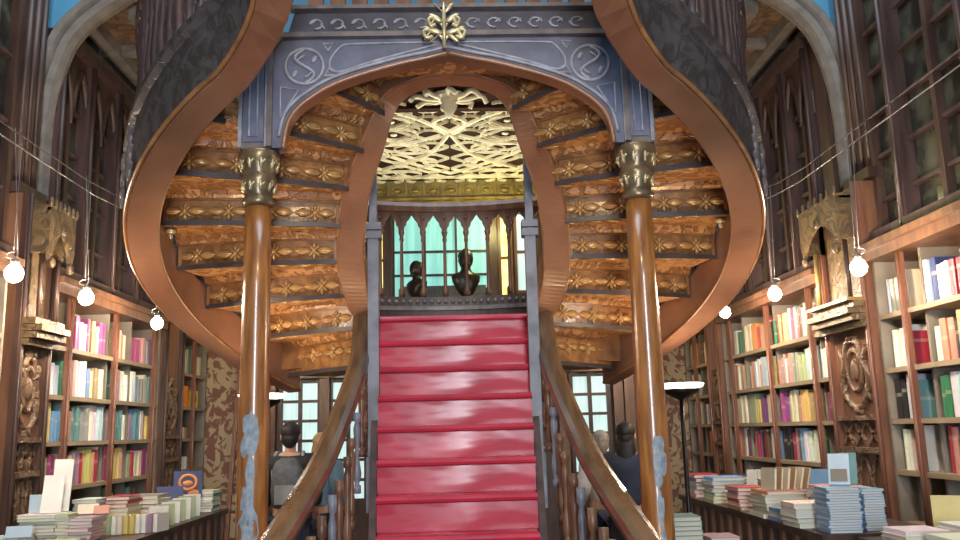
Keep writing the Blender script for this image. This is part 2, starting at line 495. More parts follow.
OP = outpath()
for sx in (-1, 1):
    f = -sx
    mb = MB(); fb = MB(); lb = MB(); hb = MB()
    r1, r2, t1, t2, hr = [], [], [], [], []
    for (xo, yo, xi, yi, z) in OP:
        n = V((xo - xi, yo - yi, 0)).normalized()
        o = V((xo, yo, z)); i = V((xi, yi, z))
        def q(p): return V((CX + (p.x - CX) * f, p.y, p.z))
        r1.append([q(i), q(o), q(o + V((0, 0, .10))), q(i + V((0, 0, .30)))])
        oo = o + n * .012; om = o - n * .05
        r2.append([q(om + V((0, 0, .06))), q(oo + V((0, 0, .03))), q(oo + n * .02 + V((0, 0, .22))), q(oo + V((0, 0, .36))), q(oo + n * .03 + V((0, 0, .39))), q(oo + n * .03 + V((0, 0, .43))), q(om + V((0, 0, .43)))])
        t1.append(q(oo + V((0, 0, .02)))); t2.append(q(i + V((0, 0, .012)))); hr.append(q(o - n * .03 + V((0, 0, 1.28))))
    mb.sweep(r1); mb.build('outer_stringer', M['copper'], STAIR)
    fb.sweep(r2); fb.build('stringer_fascia', M['fascia'], STAIR)
    lb.tube(t1, .014, 6); lb.tube(t2, .010, 6); lb.build('stringer_bead', M['panelframe'], STAIR)
    hb.tube(hr, .045, 8); hb.build('upper_handrail', M['dark'], STAIR)
    for k in range(24, len(OP) - 4, 2):
        xo, yo, xi, yi, z = OP[k]
        n = V((xo - xi, yo - yi, 0)).normalized(); p = V((xo, yo, z)) - n * .03
        bb = MB()
        bb.lathe([(.03, .42), (.03, .52), (.015, .54), (.028, .64), (.018, .80), (.013, .9), (.022, .93), (.013, .96), (.02, 1.08), (.026, 1.16), (.014, 1.2), (.03, 1.22), (.03, 1.26)], (CX + (p.x - CX) * f, p.y, p.z), 8)
        bb.build('upper_baluster', M['cabwood'], STAIR)
    # carved drop where the fascia turns out of sight
    for a in (114, 121):
        db = MB()
        p = pol(2.055, a, zo(a) + .20, sx)
        tdir = V((sx * math.cos(rad(a)), -math.sin(rad(a)), 0)); nn = V((sx * math.sin(rad(a)), math.cos(rad(a)), 0))
        for dz in (-.12, -.02, .08):
            db.lens(p + V((0, 0, dz)), V((0, 0, .07)), tdir * .03, nn * .02)
            db.lens(p + V((0, 0, dz)) + tdir * .03, V((0, 0, .03)) + tdir * .03, tdir * .01, nn * .018)
            db.lens(p + V((0, 0, dz)) - tdir * .03, V((0, 0, .03)) - tdir * .03, tdir * .01, nn * .018)
        db.build('carved_leaf_drop', M['bluebrown'], STAIR)
    # stepped underside: riser backs with flowers, tread soffits
    for k in range(8):
        a0 = 50 + 14 * k; zb = 2.13 + .203 * k

        def ang(r, base=a0):
            return base - math.degrees(.16 * (r - .74) ** 2 / max(r, .3)) * .8

        def shut(q):      # no steps where the beam and its posts stand
            return q.y < 4.67 and abs(q.x - CX) < 1.2
        ra_ = .735 if sx < 0 else .80
        RS = [ra_ + (1.845 - ra_) * j / 21 for j in range(22)]
        runs, cur = [], []
        for r in RS:
            if shut(pol(r, ang(r), 0)): runs.append(cur); cur = []
            else: cur.append(r)
        runs.append(cur)
        runs = [q_ for q_ in runs if len(q_) > 1]
        a1 = a0 + 14 if k < 7 else a0 + 10

        def front(r):
            a = ang(r, a1)
            while a > ang(r) + .3 and shut(pol(r, a, 0)): a -= .3
            return a
        mb = MB(); fr = MB()
        top = zb + .203; zp = zb + .155; z0 = zb - (.05 if k == 0 else 0)

        def off(r, d, z):   # a point d in front of the riser back
            return pol(r, ang(r) + math.degrees(d / r), z, sx)
        for rs in runs:
            mb.sweep([[off(r, 0, z0), off(r, -.03, z0), off(r, -.03, zp), off(r, 0, zp)] for r in rs])
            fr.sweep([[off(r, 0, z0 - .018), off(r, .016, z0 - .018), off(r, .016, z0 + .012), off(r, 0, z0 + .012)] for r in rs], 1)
            fr.sweep([[off(r, 0, zp - .010), off(r, .012, zp - .010), off(r, .012, zp + .003), off(r, 0, zp + .003)] for r in rs])
        pan = mb.build('riser_panel', M['panel'], STAIR)
        rmax = runs[0][-1]
        for r in (ra_ + .02, rmax - .02):
            p = off(r, .006, zb + .075)
            rd = (pol(1, ang(r), 0, sx) - V((CX, CY, 0))); td = rd.cross(V((0, 0, 1)))
            fr.obox(p, rd * .012, td * .010, V((0, 0, .068)))
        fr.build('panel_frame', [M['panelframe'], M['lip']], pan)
        for j in range(4):
            r = .90 + j * .268
            if r + .11 > rmax: continue
            p = off(r, .002, zb + .076)
            r2_ = pol(r + .05, ang(r + .05), 0, sx) - pol(r - .05, ang(r - .05), 0, sx)
            o = bpy.data.objects.new('carved_flower', FLOWER); COL.objects.link(o)
            o.parent = pan; o.location = p - W[STAIR.name]
            az = math.atan2(r2_.y, r2_.x)
            if sx < 0: az += PI
            o.rotation_euler = (0, 0, az); o.scale = (.95, 1, 1.1)
            W[o.name] = p
        # tread soffit with a cove and carved leaves
        mb = MB()
        for rs in runs:
            mb.sweep([[off(r, -.01, zp), off(r, .015, zp + .004), off(r, .035, zp + .02), off(r, .045, top), off(r, .045, top + .04), off(r, -.01, top + .04)] for r in rs])
            mb.sweep([[off(r, .0, top), pol(r, front(r), top, sx), pol(r, front(r), top + .05, sx), off(r, .0, top + .05)] for r in rs])
        sof = mb.build('tread_soffit', M['soffit'], STAIR)
        cv = MB()
        for j in range(8):
            am = a0 + (a1 - a0) * .62
            r = .84 + j * .135
            p = pol(r, am, top - .002, sx)
            if r + .08 > 1.85 or (p.y < 4.75 and abs(p.x) < 1.3): continue
            rd = pol(1, am, 0, sx) - V((CX, CY, 0)); td = rd.cross(V((0, 0, 1)))
            s_ = 1 if j % 2 else -1
            petal(cv, p, rd * .06 + td * .02 * s_, td * .018, V((0, 0, .012)))
            petal(cv, p + td * .03 * s_, rd * .03, td * .014, V((0, 0, .010)))
        if cv.v: cv.build('leaf_carving', M['flower'], sof)
    # little pale corner brackets at the outer ends
    for k in (3, 4, 5):
        bk = MB()
        a = 50 + 14 * k + 5; p = pol(1.81, a, 2.13 + .203 * (k + 1) - .02, sx)
        bk.lens(p, (.035, 0, 0), (0, .03, 0), (0, 0, .02))
        bk.lens(p + V((0, 0, -.03)), (.015, 0, 0), (0, .015, 0), (0, 0, .025))
        bk.build('corner_bracket', M['gold'], STAIR)
# gallery floor between the ring and the beam
mb = MB()
pts = [V((-1.0, 4.66, 3.735))] + [pol(.77, a, 3.735) for a in range(140, 181, 5)] + [pol(.77, a, 3.735, 1) for a in range(175, 139, -5)] + [V((1.0, 4.66, 3.735))]
mb.prism(pts, (0, 0, .10))
mb.build('gallery_floor', M['soffit'], STAIR)

# balustrade with pointed arches at the back of the landing
RB = 2.0


def bpt(phi, z, dr=0.):
    return V((math.sin(rad(phi)) * (RB + dr), CY + math.cos(rad(phi)) * (RB + dr), z))


STEP = 5.64
ph = [-1.9 + STEP * k for k in range(-6, 8)]
mb = MB()
fine = [ph[0] - 2 + i * (ph[-1] - ph[0] + 4) / 40 for i in range(41)]
mb.sweep([[bpt(a, LZ - .02, -.06), bpt(a, LZ - .02, .06), bpt(a, 2.79, .05), bpt(a, 2.79, -.05)] for a in fine])
mb.build('balustrade_base', M['dark'], STAIR)
mb = MB()
mb.sweep([[bpt(a, 2.665, -.085), bpt(a, 2.665, -.06), bpt(a, 2.70, -.06), bpt(a, 2.70, -.085)] for a in fine])
for k in range(-20, 24):
    p = bpt(k * 1.88, 2.745, -.058)
    if abs(p.x) < 1.2: mb.lens(p, (.02, 0, 0), (0, .012, 0), (0, 0, .022))
mb.build('base_moulding', M['bluebrown'], STAIR)
mb = MB()
mb.sweep([[bpt(a, 3.575, -.06), bpt(a, 3.575, .06), bpt(a, 3.62, .08), bpt(a, 3.66, .06), bpt(a, 3.66, -.06), bpt(a, 3.62, -.08)] for a in fine])
mb.build('balustrade_rail', M['brown'], STAIR)
for a in ph:
    mb = MB(); p = bpt(a, 0)
    mb.lathe([(.03, 2.80), (.03, 2.86), (.017, 2.88), (.014, 3.30), (.02, 3.31), (.02, 3.335), (.015, 3.345), (.026, 3.38), (.03, 3.40)], p, 10)
    mb.build('colonnette', M['brown'], STAIR)
mb = MB()
for a, b in zip(ph, ph[1:]):
    A = bpt(a, 0, -.02); B = bpt(b, 0, -.02); d = B - A; nrm = V((d.y, -d.x, 0)).normalized()
    prof = [(0, 3.40), (.10, 3.40), (.13, 3.44), (.20, 3.455), (.24, 3.49), (.36, 3.515), (.5, 3.56), (.64, 3.515), (.76, 3.49), (.80, 3.455), (.87, 3.44), (.90, 3.40), (1, 3.40), (1, 3.59), (0, 3.59)]
    mb.prism([A + d * t + V((0, 0, z)) for t, z in prof], -nrm * .045)
    mb.lens(A + V((0, -.01, 3.52)), (.016, 0, 0), (0, .012, 0), (0, 0, .016))
mb.build('gothic_arcade', M['brown'], STAIR)

# ------------------------------------------------------------------ columns and the blue beam
for sx, lab in ((-1, 'amber varnished column with broad flaked pale patches, in front of the ladder'), (1, 'amber varnished column with one small flaked patch, beside the floor lamp')):
    X = -1.055 if sx < 0 else 1.04
    X0 = X
    col = thing('column', (X, 4.6, 0), lab, 'column'); col['kind'] = 'thing'
    mb = MB(); mb.box(X - .13, X + .13, 4.47, 4.73, 0, .12); mb.lathe([(.12, .12), (.125, .16), (.10, .19), (.105, .22), (.085, .25)], (X, 4.6, 0), 24)
    mb.build('base', M['capital'], col)
    mb = MB(); mb.lathe([(.083, .25), (.083, .8), (.080, 1.6), (.073, 2.4), (.070, 2.845)], (X, 4.6, 0), 36)
    sh = mb.build('shaft', M['column'], col)
    if sx < 0:
        blobs = [(0.0, 1.66, .035, .07), (-.25, 1.56, .03, .06), (.2, 1.62, .03, .10), (.05, 1.42, .022, .12), (-.1, 1.28, .032, .08), (.15, 1.17, .04, .09), (-.3, 1.12, .05, .10), (.1, 1.0, .05, .14), (-.15, .85, .05, .12)]
    else:
        blobs = [(.10, 1.50, .028, .06), (.2, 1.42, .035, .07), (0, 1.35, .02, .06), (0, 1.18, .016, .10), (.05, 1.0, .02, .09)]
    pb = MB()
    rnd = random.Random(5 + sx)
    for da, zc, w, h in blobs:
        ring = []
        nn = 14
        for i in range(nn):
            t = 2 * PI * i / nn; k = 1 + rnd.uniform(-.25, .25)
            a = da + (w * k * math.cos(t)) / .078; z = zc + h * k * math.sin(t)
            ring.append(V((X + math.sin(a) * .0825 * (1 if z < 1.7 else .97), 4.6 - math.cos(a) * .0825, z)))
        a = da; rr = .084
        c = V((X + math.sin(a) * rr, 4.6 - math.cos(a) * rr, zc))
        pb.add([c] + ring, [(0, 1 + i, 1 + (i + 1) % nn) for i in range(nn)])
    pb.build('flaked_patch', M['flake'], sh)
    mb = MB()
    mb.lathe([(.074, 2.83), (.088, 2.845), (.09, 2.865), (.076, 2.88), (.075, 2.90), (.094, 2.97), (.10, 2.99), (.088, 3.005), (.09, 3.02), (.102, 3.09), (.112, 3.105), (.112, 3.135), (.10, 3.145)], (X, 4.6, 0), 28)
    cap = mb.build('capital', M['capital'], col)
    lf = MB()
    for k in range(10):
        a = 2 * PI * k / 10
        for rr, z, s in ((.088, 2.935, 1.), (.102, 3.06, 1.1)):
            c = V((X + math.cos(a) * rr, 4.6 + math.sin(a) * rr, z)); td = V((-math.sin(a), math.cos(a), 0)); nd = V((math.cos(a), math.sin(a), 0))
            lf.lens(c, V((0, 0, .026 * s)) + nd * .008, td * .010, nd * .008)
            for q in (-1, 1): lf.lens(c + td * q * .012 + V((0, 0, .008)), td * q * .014 + V((0, 0, .014)), td * .005 + V((0, 0, -.005)), nd * .008)
    lf.build('gilt_leaves', M['gold'], cap)

BEAM = thing('arch_beam', (0, 4.6, 3.15), 'blue-grey painted arched beam with carved scrolls spanning the two amber columns', 'beam')
CUR = [(.915, 3.15), (.905, 3.24), (.88, 3.325), (.83, 3.39), (.77, 3.44), (.66, 3.51), (.50, 3.572), (.27, 3.637), (.12, 3.668), (0, 3.70)]
curve = smooth_path([(x, 0, z) for x, z in CUR], 4)
for sx in (-1, 1):
    mb = MB()
    pts = [V((sx * p.x, 4.53, p.z)) for p in curve] + [V((0, 4.53, 3.79)), V((sx * .97, 4.53, 3.79)), V((sx * 1.0, 4.53, 3.74)), V((sx * 1.0, 4.53, 3.15))]
    mb.prism(pts, (0, .10, 0))
    sp = mb.build('spandrel', M['blue'], BEAM)
    ln = MB()
    y = 4.527
    cx, cz, r = sx * .80, 3.62, .105
    ln.tube(arcpts(cx, cz, r, 0, 360, 28, y)[:-1], .010, 6, closed=True)
    ln.tube([V((cx + sx * r * .52 * math.sin(PI * t), y, cz + r * .97 * t)) for t in [-1 + i / 10 for i in range(21)]], .010, 6)
    ln.tube([V((cx + sx * r * .36 * math.sin(PI * t), y, cz + r * .62 * t)) for t in [-1 + i / 10 for i in range(21)]], .006, 6)
    for q in (-1, 1): ln.lens((cx - sx * q * r * .52, y, cz + q * r * .42), (.012, 0, .02), (0, .006, 0), (.012, 0, -.008))
    # long tapering panel towards the apex
    ln.tube(smooth_path([(sx * .66, y, 3.60), (sx * .655, y, 3.66), (sx * .60, y, 3.735), (sx * .53, y, 3.75), (sx * .2, y, 3.755), (sx * .05, y, 3.755)], 4), .008, 6)
    ln.tube(smooth_path([(sx * .66, y, 3.60), (sx * .60, y, 3.585), (sx * .45, y, 3.635), (sx * .2, y, 3.705), (sx * .05, y, 3.745)], 4), .008, 6)
    for tri in (((.70, 3.755), (.64, 3.755), (.67, 3.71)), ((.69, 3.56), (.60, 3.57), (.66, 3.61)), ((.93, 3.50), (.93, 3.32), (.83, 3.48))):
        ln.tube([(sx * a, y, b) for a, b in tri], .008, 6, closed=True)
    ln.tube([V((sx * (p.x + .022), y - .004, p.z + .022)) for p in curve[2:-1]] + [V((0, y - .004, 3.724))], .011, 6)
    ln.build('scroll_moulding', M['blueline'], sp)
    mb = MB()
    mb.tube([V((sx * (p.x - .004), 4.53, p.z - .004)) for p in curve], .014, 6)
    mb.sweep([[V((sx * p.x, 4.53, p.z)), V((sx * p.x, 4.64, p.z)), V((sx * p.x, 4.64, p.z - .012)), V((sx * p.x, 4.53, p.z - .012))] for p in curve])
    mb.build('arch_moulding', M['copper'], BEAM)
    # corner frame
    mb = MB()
    mb.bar((sx * .985, 4.515, 3.15), (sx * .985, 4.515, 3.73), .03, .04, (0, 1, 0)); mb.bar((sx * .985, 4.515, 3.72), (sx * .92, 4.515, 3.80), .03, .04, (0, 1, 0))
    mb.build('corner_moulding', M['bluebrown'], BEAM)
    # panelled post over the capital
    X = -1.065 if sx < 0 else 1.055
    mb = MB()
    mb.box(X - .085, X + .085, 4.52, 4.70, 3.145, 3.77)
    post = mb.build('panelled_post', M['bluebrown'], BEAM)
    pn = MB(); pn.box(X - .062, X + .048, 4.51, 4.525, 3.18, 3.73); pn.build('post_panel', M['blue'], post)
    pl = MB()
    for e in (-.078, .066): pl.bar((X + e, 4.512, 3.15), (X + e, 4.512, 3.77), .02, .02, (0, 1, 0))
    pl.tube([(X - .03, 4.507, 3.21), (X - .03, 4.507, 3.60), (X - .042, 4.507, 3.63), (X - .03, 4.507, 3.66), (X - .007, 4.507, 3.695), (X + .016, 4.507, 3.66), (X + .028, 4.507, 3.63), (X + .016, 4.507, 3.60), (X + .016, 4.507, 3.21)], .006, 6, closed=True)
    pl.bar((X - .085, 4.51, 3.75), (X + .07, 4.51, 3.77), .02, .03, (0, 1, 0))
    pl.build('post_moulding', M['blueline'], post)
mb = MB()
pts = [V((-.90, 4.535, 3.805)), V((.90, 4.535, 3.805)), V((.86, 4.535, 3.945)), V((-.86, 4.535, 3.945))]
mb.prism(pts, (0, .10, 0))
fz = mb.build('frieze', M['frieze'], BEAM)
mb = MB()
mb.bar((-.96, 4.515, 3.795), (.96, 4.515, 3.795), .05, .028); mb.bar((-.88, 4.51, 3.955), (.88, 4.51, 3.955), .06, .022)
mb.build('frieze_moulding', M['bluebrown'], BEAM)
mb = MB()
for k in range(-6, 7):
    if k == 0: continue
    x = k * .118 + (.03 if k > 0 else -.03); s = 1 if k > 0 else -1
    mb.tube([V((x + s * .035 * math.cos(t), 4.53, 3.872 + .028 * math.sin(t))) for t in [i * 1.6 * PI / 10 for i in range(11)]], .007, 5)
    mb.lens((x + s * .02, 4.531, 3.885), (.02, 0, .012), (0, .008, 0), (0, 0, .009))
    mb.lens((x - s * .035, 4.531, 3.862), (.014, 0, -.018), (0, .008, 0), (.006, 0, .004))
mb.build('frieze_carving', M['blueline'], fz)
# gilded leaf finial
mb = MB(); y = 4.485; fx = -.018
mb.tube([(fx, y, 3.70), (fx, y - .015, 3.80), (fx, y - .02, 3.90), (fx, y - .01, 3.97)], [.012, .014, .012, .006], 6)
for q in (-1, 1):
    for (z0, ln_, up) in ((3.775, .115, .05), (3.845, .085, .06)):
        c = smooth_path([(fx, y, z0 - .03), (fx + q * ln_ * .5, y - .02, z0 + up * .5), (fx + q * ln_, y - .03, z0 + up * .2), (fx + q * ln_ * .85, y - .035, z0 - .03), (fx + q * ln_ * .55, y - .03, z0 - .02)], 4)
        mb.tube(c, [.011] * len(c), 6)
        mb.lens((fx + q * ln_ * .55, y - .025, z0 + up * .35), (ln_ * .45 * q, 0, up * .35), (0, .012, 0), (0, 0, .02))
        mb.lens((fx + q * ln_ * .75, y - .028, z0 - .005), (ln_ * .22 * q, 0, -.035), (0, .01, 0), (.012, 0, .006))
    mb.lens((fx + q * .03, y - .01, 3.935), (q * .025, 0, .03), (0, .01, 0), (.01, 0, -.008))
    mb.lens((fx + q * .045, y - .02, 3.755), (q * .035, 0, -.03), (0, .01, 0), (.012, 0, .008))
mb.build('leaf_finial', M['gold'], BEAM)

# pierced balustrade above the beam
GB = thing('gallery_balustrade', (0, 4.6, 3.97), 'dark pierced balustrade standing on the blue arched beam', 'balustrade')
mb = MB(); mb.box(-.84, .84, 4.56, 4.64, 3.967, 3.985); mb.build('base_rail', M['brown'], GB)
for k in range(-6, 7):
    mb = MB(); x = k * .125
    mb.box(x - .042, x + .042, 4.57, 4.63, 3.985, 4.10); mb.lathe([(.045, 4.10), (.03, 4.16), (.02, 4.3), (.03, 4.5), (.045, 4.6)], (x, 4.6, 0), 8)
    mb.build('baluster', M['brown'], GB)
mb = MB(); mb.box(-.84, .84, 4.55, 4.65, 4.60, 4.68); mb.build('top_rail', M['brown'], GB)

# ------------------------------------------------------------------ the setting
struct(MB().box(-3.6, 3.6, 1.2, 11.75, -.06, 0).build('floor', M['floor']))
struct(MB().box(-3.62, -3.46, 1.2, 11.2, 0, 5.6).build('wall_left', M['dark']))
struct(MB().box(3.46, 3.62, 1.2, 11.75, 0, 5.6).build('wall_right', M['dark']))
struct(MB().box(-3.46, 2.24, 11.02, 11.18, 0, 5.6).build('wall_back', M['dark']))
mb = MB(); mb.box(2.24, 2.40, 11.02, 11.65, 0, 5.6); mb.box(2.40, 3.46, 11.02, 11.60, 2.85, 5.6)
struct(mb.build('wall_back_return', M['dark']))
mb = MB()
for sx in (-1, 1):
    mb.box(min(sx * 1.75, sx * 3.46), max(sx * 1.75, sx * 3.46), 6.8, 11.02, 5.20, 5.30)
mb.build('ceiling', M['ceilbrown'])['kind'] = 'structure'
mb = MB()
for sx in (-1, 1):
    for x in (2.15, 2.62, 3.08): mb.box(sx * x - .06, sx * x + .06, 6.8, 11.0, 5.08, 5.20)
    mb.box(sx * 3.34 - .11, sx * 3.34 + .11, 6.8, 11.0, 4.92, 5.20)
    mb.box(sx * 3.2 - .04, sx * 3.2 + .04, 6.8, 11.0, 4.86, 4.92)
    for y in (7.6, 8.6, 9.6, 10.6): mb.box(min(sx * 1.8, sx * 3.4), max(sx * 1.8, sx * 3.4), y - .05, y + .05, 5.12, 5.2)
struct(mb.build('trim_1', M['stone']))
# central lowered ceiling with plaster tracery
struct(MB().box(-1.75, 1.75, 7.62, 11.02, 4.86, 5.25).build('ceiling', M['ceil']))
tr = MB()


def rib(pts, w=.03):
    pts = [V(p) for p in pts]
    rings = []
    for i, p in enumerate(pts):
        d = (pts[min(i + 1, len(pts) - 1)] - pts[max(i - 1, 0)]); d.z = 0; d = d.normalized() if d.length > 0 else V((1, 0, 0))
        x = V((-d.y, d.x, 0))
        rings.append([p + x * w / 2 + V((0, 0, .012)), p + x * w / 4 + V((0, 0, -.02)), p - x * w / 4 + V((0, 0, -.02)), p - x * w / 2 + V((0, 0, .012))])
    tr.sweep(rings)


zc = 4.85


def ell(cx, cy, rx, ry, a0=0, a1=360, n=24, w=.02):
    rib([(cx + rx * math.cos(rad(a0 + (a1 - a0) * i / n)), cy + ry * math.sin(rad(a0 + (a1 - a0) * i / n)), zc) for i in range(n + 1)], w)


for j, yc in enumerate((7.95, 8.95, 9.85, 10.55)):
    for xc in (-1.2, -.4 - .2, .6, 1.2):
        pass
for sx in (-1, 1):
    # diamond centre and sweeping arcs
    rib(smooth_path([(0, 8.55, zc), (sx * .17, 8.75, zc), (0, 9.05, zc)], 4), .05)
    rib(smooth_path([(sx * .05, 9.1, zc), (sx * .18, 8.85, zc), (sx * .42, 8.55, zc), (sx * .75, 8.3, zc), (sx * 1.4, 8.1, zc)], 5), .045)
    rib(smooth_path([(0, 9.1, zc), (sx * .12, 9.5, zc), (sx * .3, 9.9, zc), (sx * .7, 10.3, zc), (sx * 1.4, 10.7, zc)], 5), .045)
    rib(smooth_path([(sx * 1.5, 9.1, zc), (sx * 1.1, 9.4, zc), (sx * .7, 9.9, zc), (sx * .35, 10.3, zc), (0, 10.6, zc)], 5), .04)
    rib(smooth_path([(sx * .1, 9.15, zc), (sx * .5, 9.42, zc), (sx * 1.0, 9.45, zc), (sx * 1.5, 9.2, zc)], 5), .035)
    for (cx, cy, rx, ry) in ((.62, 8.72, .20, .17), (.62, 9.12, .27, .2), (1.1, 8.7, .22, .22), (.45, 9.62, .2, .16), (.95, 9.75, .22, .18), (.3, 10.15, .14, .16), (.62, 10.62, .25, .14), (1.2, 10.35, .2, .2), (1.15, 9.15, .2, .15)):
        ell(sx * cx, cy, rx, ry)
        tr.lens((sx * cx, cy, zc - .005), (.04, 0, 0), (0, .03, 0), (0, 0, .02))
    for k in range(4):
        ell(sx * (.2 + k * .34), 8.32 - k * .04, .12, .10, 0, 360, 12, .02)
for i in range(4):
    for j in range(6):
        x0 = .22 + .42 * i; y0 = 8.5 + .42 * j
        for sx in (-1, 1):
            for t in range(4):
                ax, ay = math.cos(rad(90 * t)), math.sin(rad(90 * t))
                rib([(sx * (x0 + .21 * ax - .17 * math.sin(PI * w_ / 8) * ax + .21 * ay * (w_ / 4 - 1)), y0 + .21 * ay - .15 * math.sin(PI * w_ / 8) * ay + .21 * ax * (w_ / 4 - 1), zc) for w_ in range(9)], .007)
rt = random.Random(3)
for k in range(14):
    x = rt.uniform(.08, 1.4); y = rt.uniform(8.4, 10.7); r = rt.uniform(.05, .10); a = rt.uniform(0, 360)
    for sx in (-1, 1):
        rib([(sx * (x + r * (1 - i / 16) * math.cos(rad(a + i * 30))), y + r * (1 - i / 16) * math.sin(rad(a + i * 30)), zc) for i in range(13)], .015)
for k in range(9): ell(-1.6 + .4 * k, 10.88, .18, .1, 0, 360, 14, .03)
rib([(-1.7, 10.78, zc), (1.7, 10.78, zc)], .05)
struct(tr.build('trim_2', M['cream']))
mb = MB()
mb.lathe([(.05, 4.86), (.17, 4.83), (.12, 4.79), (.07, 4.77), (.085, 4.72), (.05, 4.66), (.015, 4.60)], (0, 7.98, 0), 14)
for k in range(8):
    a = 2 * PI * k / 8
    mb.tube(smooth_path([(0, 7.98, 4.80), (.18 * math.cos(a), 7.98 + .12 * math.sin(a), 4.80), (.32 * math.cos(a), 7.98 + .2 * math.sin(a), 4.83), (.38 * math.cos(a + .2), 7.98 + .22 * math.sin(a + .2), 4.77)], 4), .025, 6)
o = mb.build('ceiling_boss', M['cream']); tag(o, 'pale stalactite plaster boss hanging from the ceiling seen through the stair arch', 'ceiling ornament')
# beam across the ceiling front
mb = MB()
mb.sweep([[V((x, 8.22 + .10 * (x / 1.7) ** 2, 4.80)), V((x, 8.32 + .10 * (x / 1.7) ** 2, 4.80)), V((x, 8.32 + .10 * (x / 1.7) ** 2, 4.87)), V((x, 8.22 + .10 * (x / 1.7) ** 2, 4.87))] for x in [-1.7 + .2 * i for i in range(18)]])
struct(mb.build('trim_3', M['ceil']))
# frieze and cornice on the back wall
mb = MB(); mb.box(-1.75, 1.75, 10.96, 11.02, 4.46, 4.86)
struct(mb.build('trim_4', M['olive']))
mb = MB()
for k in range(-7, 8):
    x = k * .235
    mb.lens((x, 10.95, 4.72), (.045, 0, 0), (0, .02, 0), (0, 0, .03)); mb.bar((x + .117, 10.95, 4.64), (x + .117, 10.95, 4.83), .02, .02, (0, 1, 0))
    mb.tube([V((x + .07 * math.cos(t), 10.95, 4.72 + .06 * math.sin(t))) for t in [i * PI / 6 for i in range(12)]], .008, 5, closed=True)
mb.box(-1.75, 1.75, 10.90, 10.97, 4.58, 4.615)
mb.bar((-.75, 10.94, 4.47), (-.15, 10.94, 4.57), .02, .02, (0, 1, 0)); mb.bar((.15, 10.94, 4.57), (.75, 10.94, 4.47), .02, .02, (0, 1, 0))
mb.box(-1.75, 1.75, 10.93, 10.97, 4.44, 4.48)
struct(mb.build('trim_5', M['gilt']))

# teal window upstairs, in the back wall
def framed(name, x0, x1, z0, z1, cols, rows, glass, fm, y=11.0, bw=.035, zs=None):
    w = thing(name, ((x0 + x1) / 2, y, z0), None, None); w['kind'] = 'structure'
    MB().box(x0, x1, y - .02, y, z0, z1).build('window_glass', glass, w)
    mb = MB()
    for i in range(cols + 1):
        x = x0 + (x1 - x0) * i / cols; mb.box(x - bw / 2, x + bw / 2, y - .055, y - .02, z0, z1)
    for z in (zs or [z0 + (z1 - z0) * j / rows for j in range(rows + 1)]):
        mb.box(x0 - bw / 2, x1 + bw / 2, y - .05, y - .018, z - bw / 2, z + bw / 2)
    mb.build('window_frame', fm, w)
    return w


framed('window_1', -.76, .46, 3.28, 4.43, 3, 3, M['teal_win'], M['dark'], bw=.03, zs=(3.28, 3.59, 3.9, 4.43))
framed('window_2', .62, .77, 3.2, 4.40, 1, 2, M['yellow_win'], M['brown'])
framed('window_3', .83, .97, 3.35, 4.40, 1, 2, M['white_win'], M['brown'])
framed('window_4', -1.02, -.88, 3.2, 4.40, 1, 2, M['yellow_win'], M['brown'])
mb = MB()
for x in (-.82, .53): mb.box(x - .05, x + .05, 10.85, 11.0, 3.1, 4.44)
struct(mb.build('trim_6', M['dark']))
# ledge of the lower back wall on which the busts stand
struct(MB().box(-1.9, 1.9, 10.25, 11.02, 2.86, 3.12).build('trim_7', M['dark']))
MBL = MB(); MBL.box(-.66, .42, 10.72, 10.95, 3.121, 3.41)
tag(MBL.build('low_chest', M['pack']), 'low dark grey chest behind the busts under the teal window', 'chest')

# ground-floor glazed doors
for nm, x0, x1 in (('door_1', -2.20, -1.68), ('door_2', -1.58, -1.10), ('door_3', 1.45, 1.96)):
    d = thing(nm, ((x0 + x1) / 2, 11.0, 0), None, None); d['kind'] = 'structure'
    MB().box(x0 + .04, x1 - .04, 10.985, 11.0, .8, 2.26).build('window_glass', M['white_win'], d)
    mb = MB()
    mb.box(x0, x1, 10.95, 11.01, 0, .8)
    for x in (x0 + .02, (x0 + x1) / 2, x1 - .02): mb.box(x - .025, x + .025, 10.95, 10.985, .8, 2.3)
    for k in range(7): mb.box(x0, x1, 10.952, 10.985, .8 + k * .2433 - .018, .8 + k * .2433 + .018)
    mb.build('door_frame', M['dark'], d)
mb = MB()
for x in (-2.30, -1.63, 1.36, 2.06, 2.2): mb.box(x - .06, x + .06, 10.9, 11.02, 0, 2.42)
mb.box(-2.4, 2.4, 10.88, 11.02, 2.36, 2.86); mb.box(-2.4, 2.4, 10.84, 11.02, 2.30, 2.40)
struct(mb.build('trim_8', M['brown']))
# papered wall strips
struct(MB().box(-3.46, -2.40, 10.98, 11.02, 0, 2.8).build('wall_back_papered', M['wallpaper']))
struct(MB().box(2.40, 3.46, 11.60, 11.65, 0, 2.85).build('wall_back_papered', M['wallpaper']))

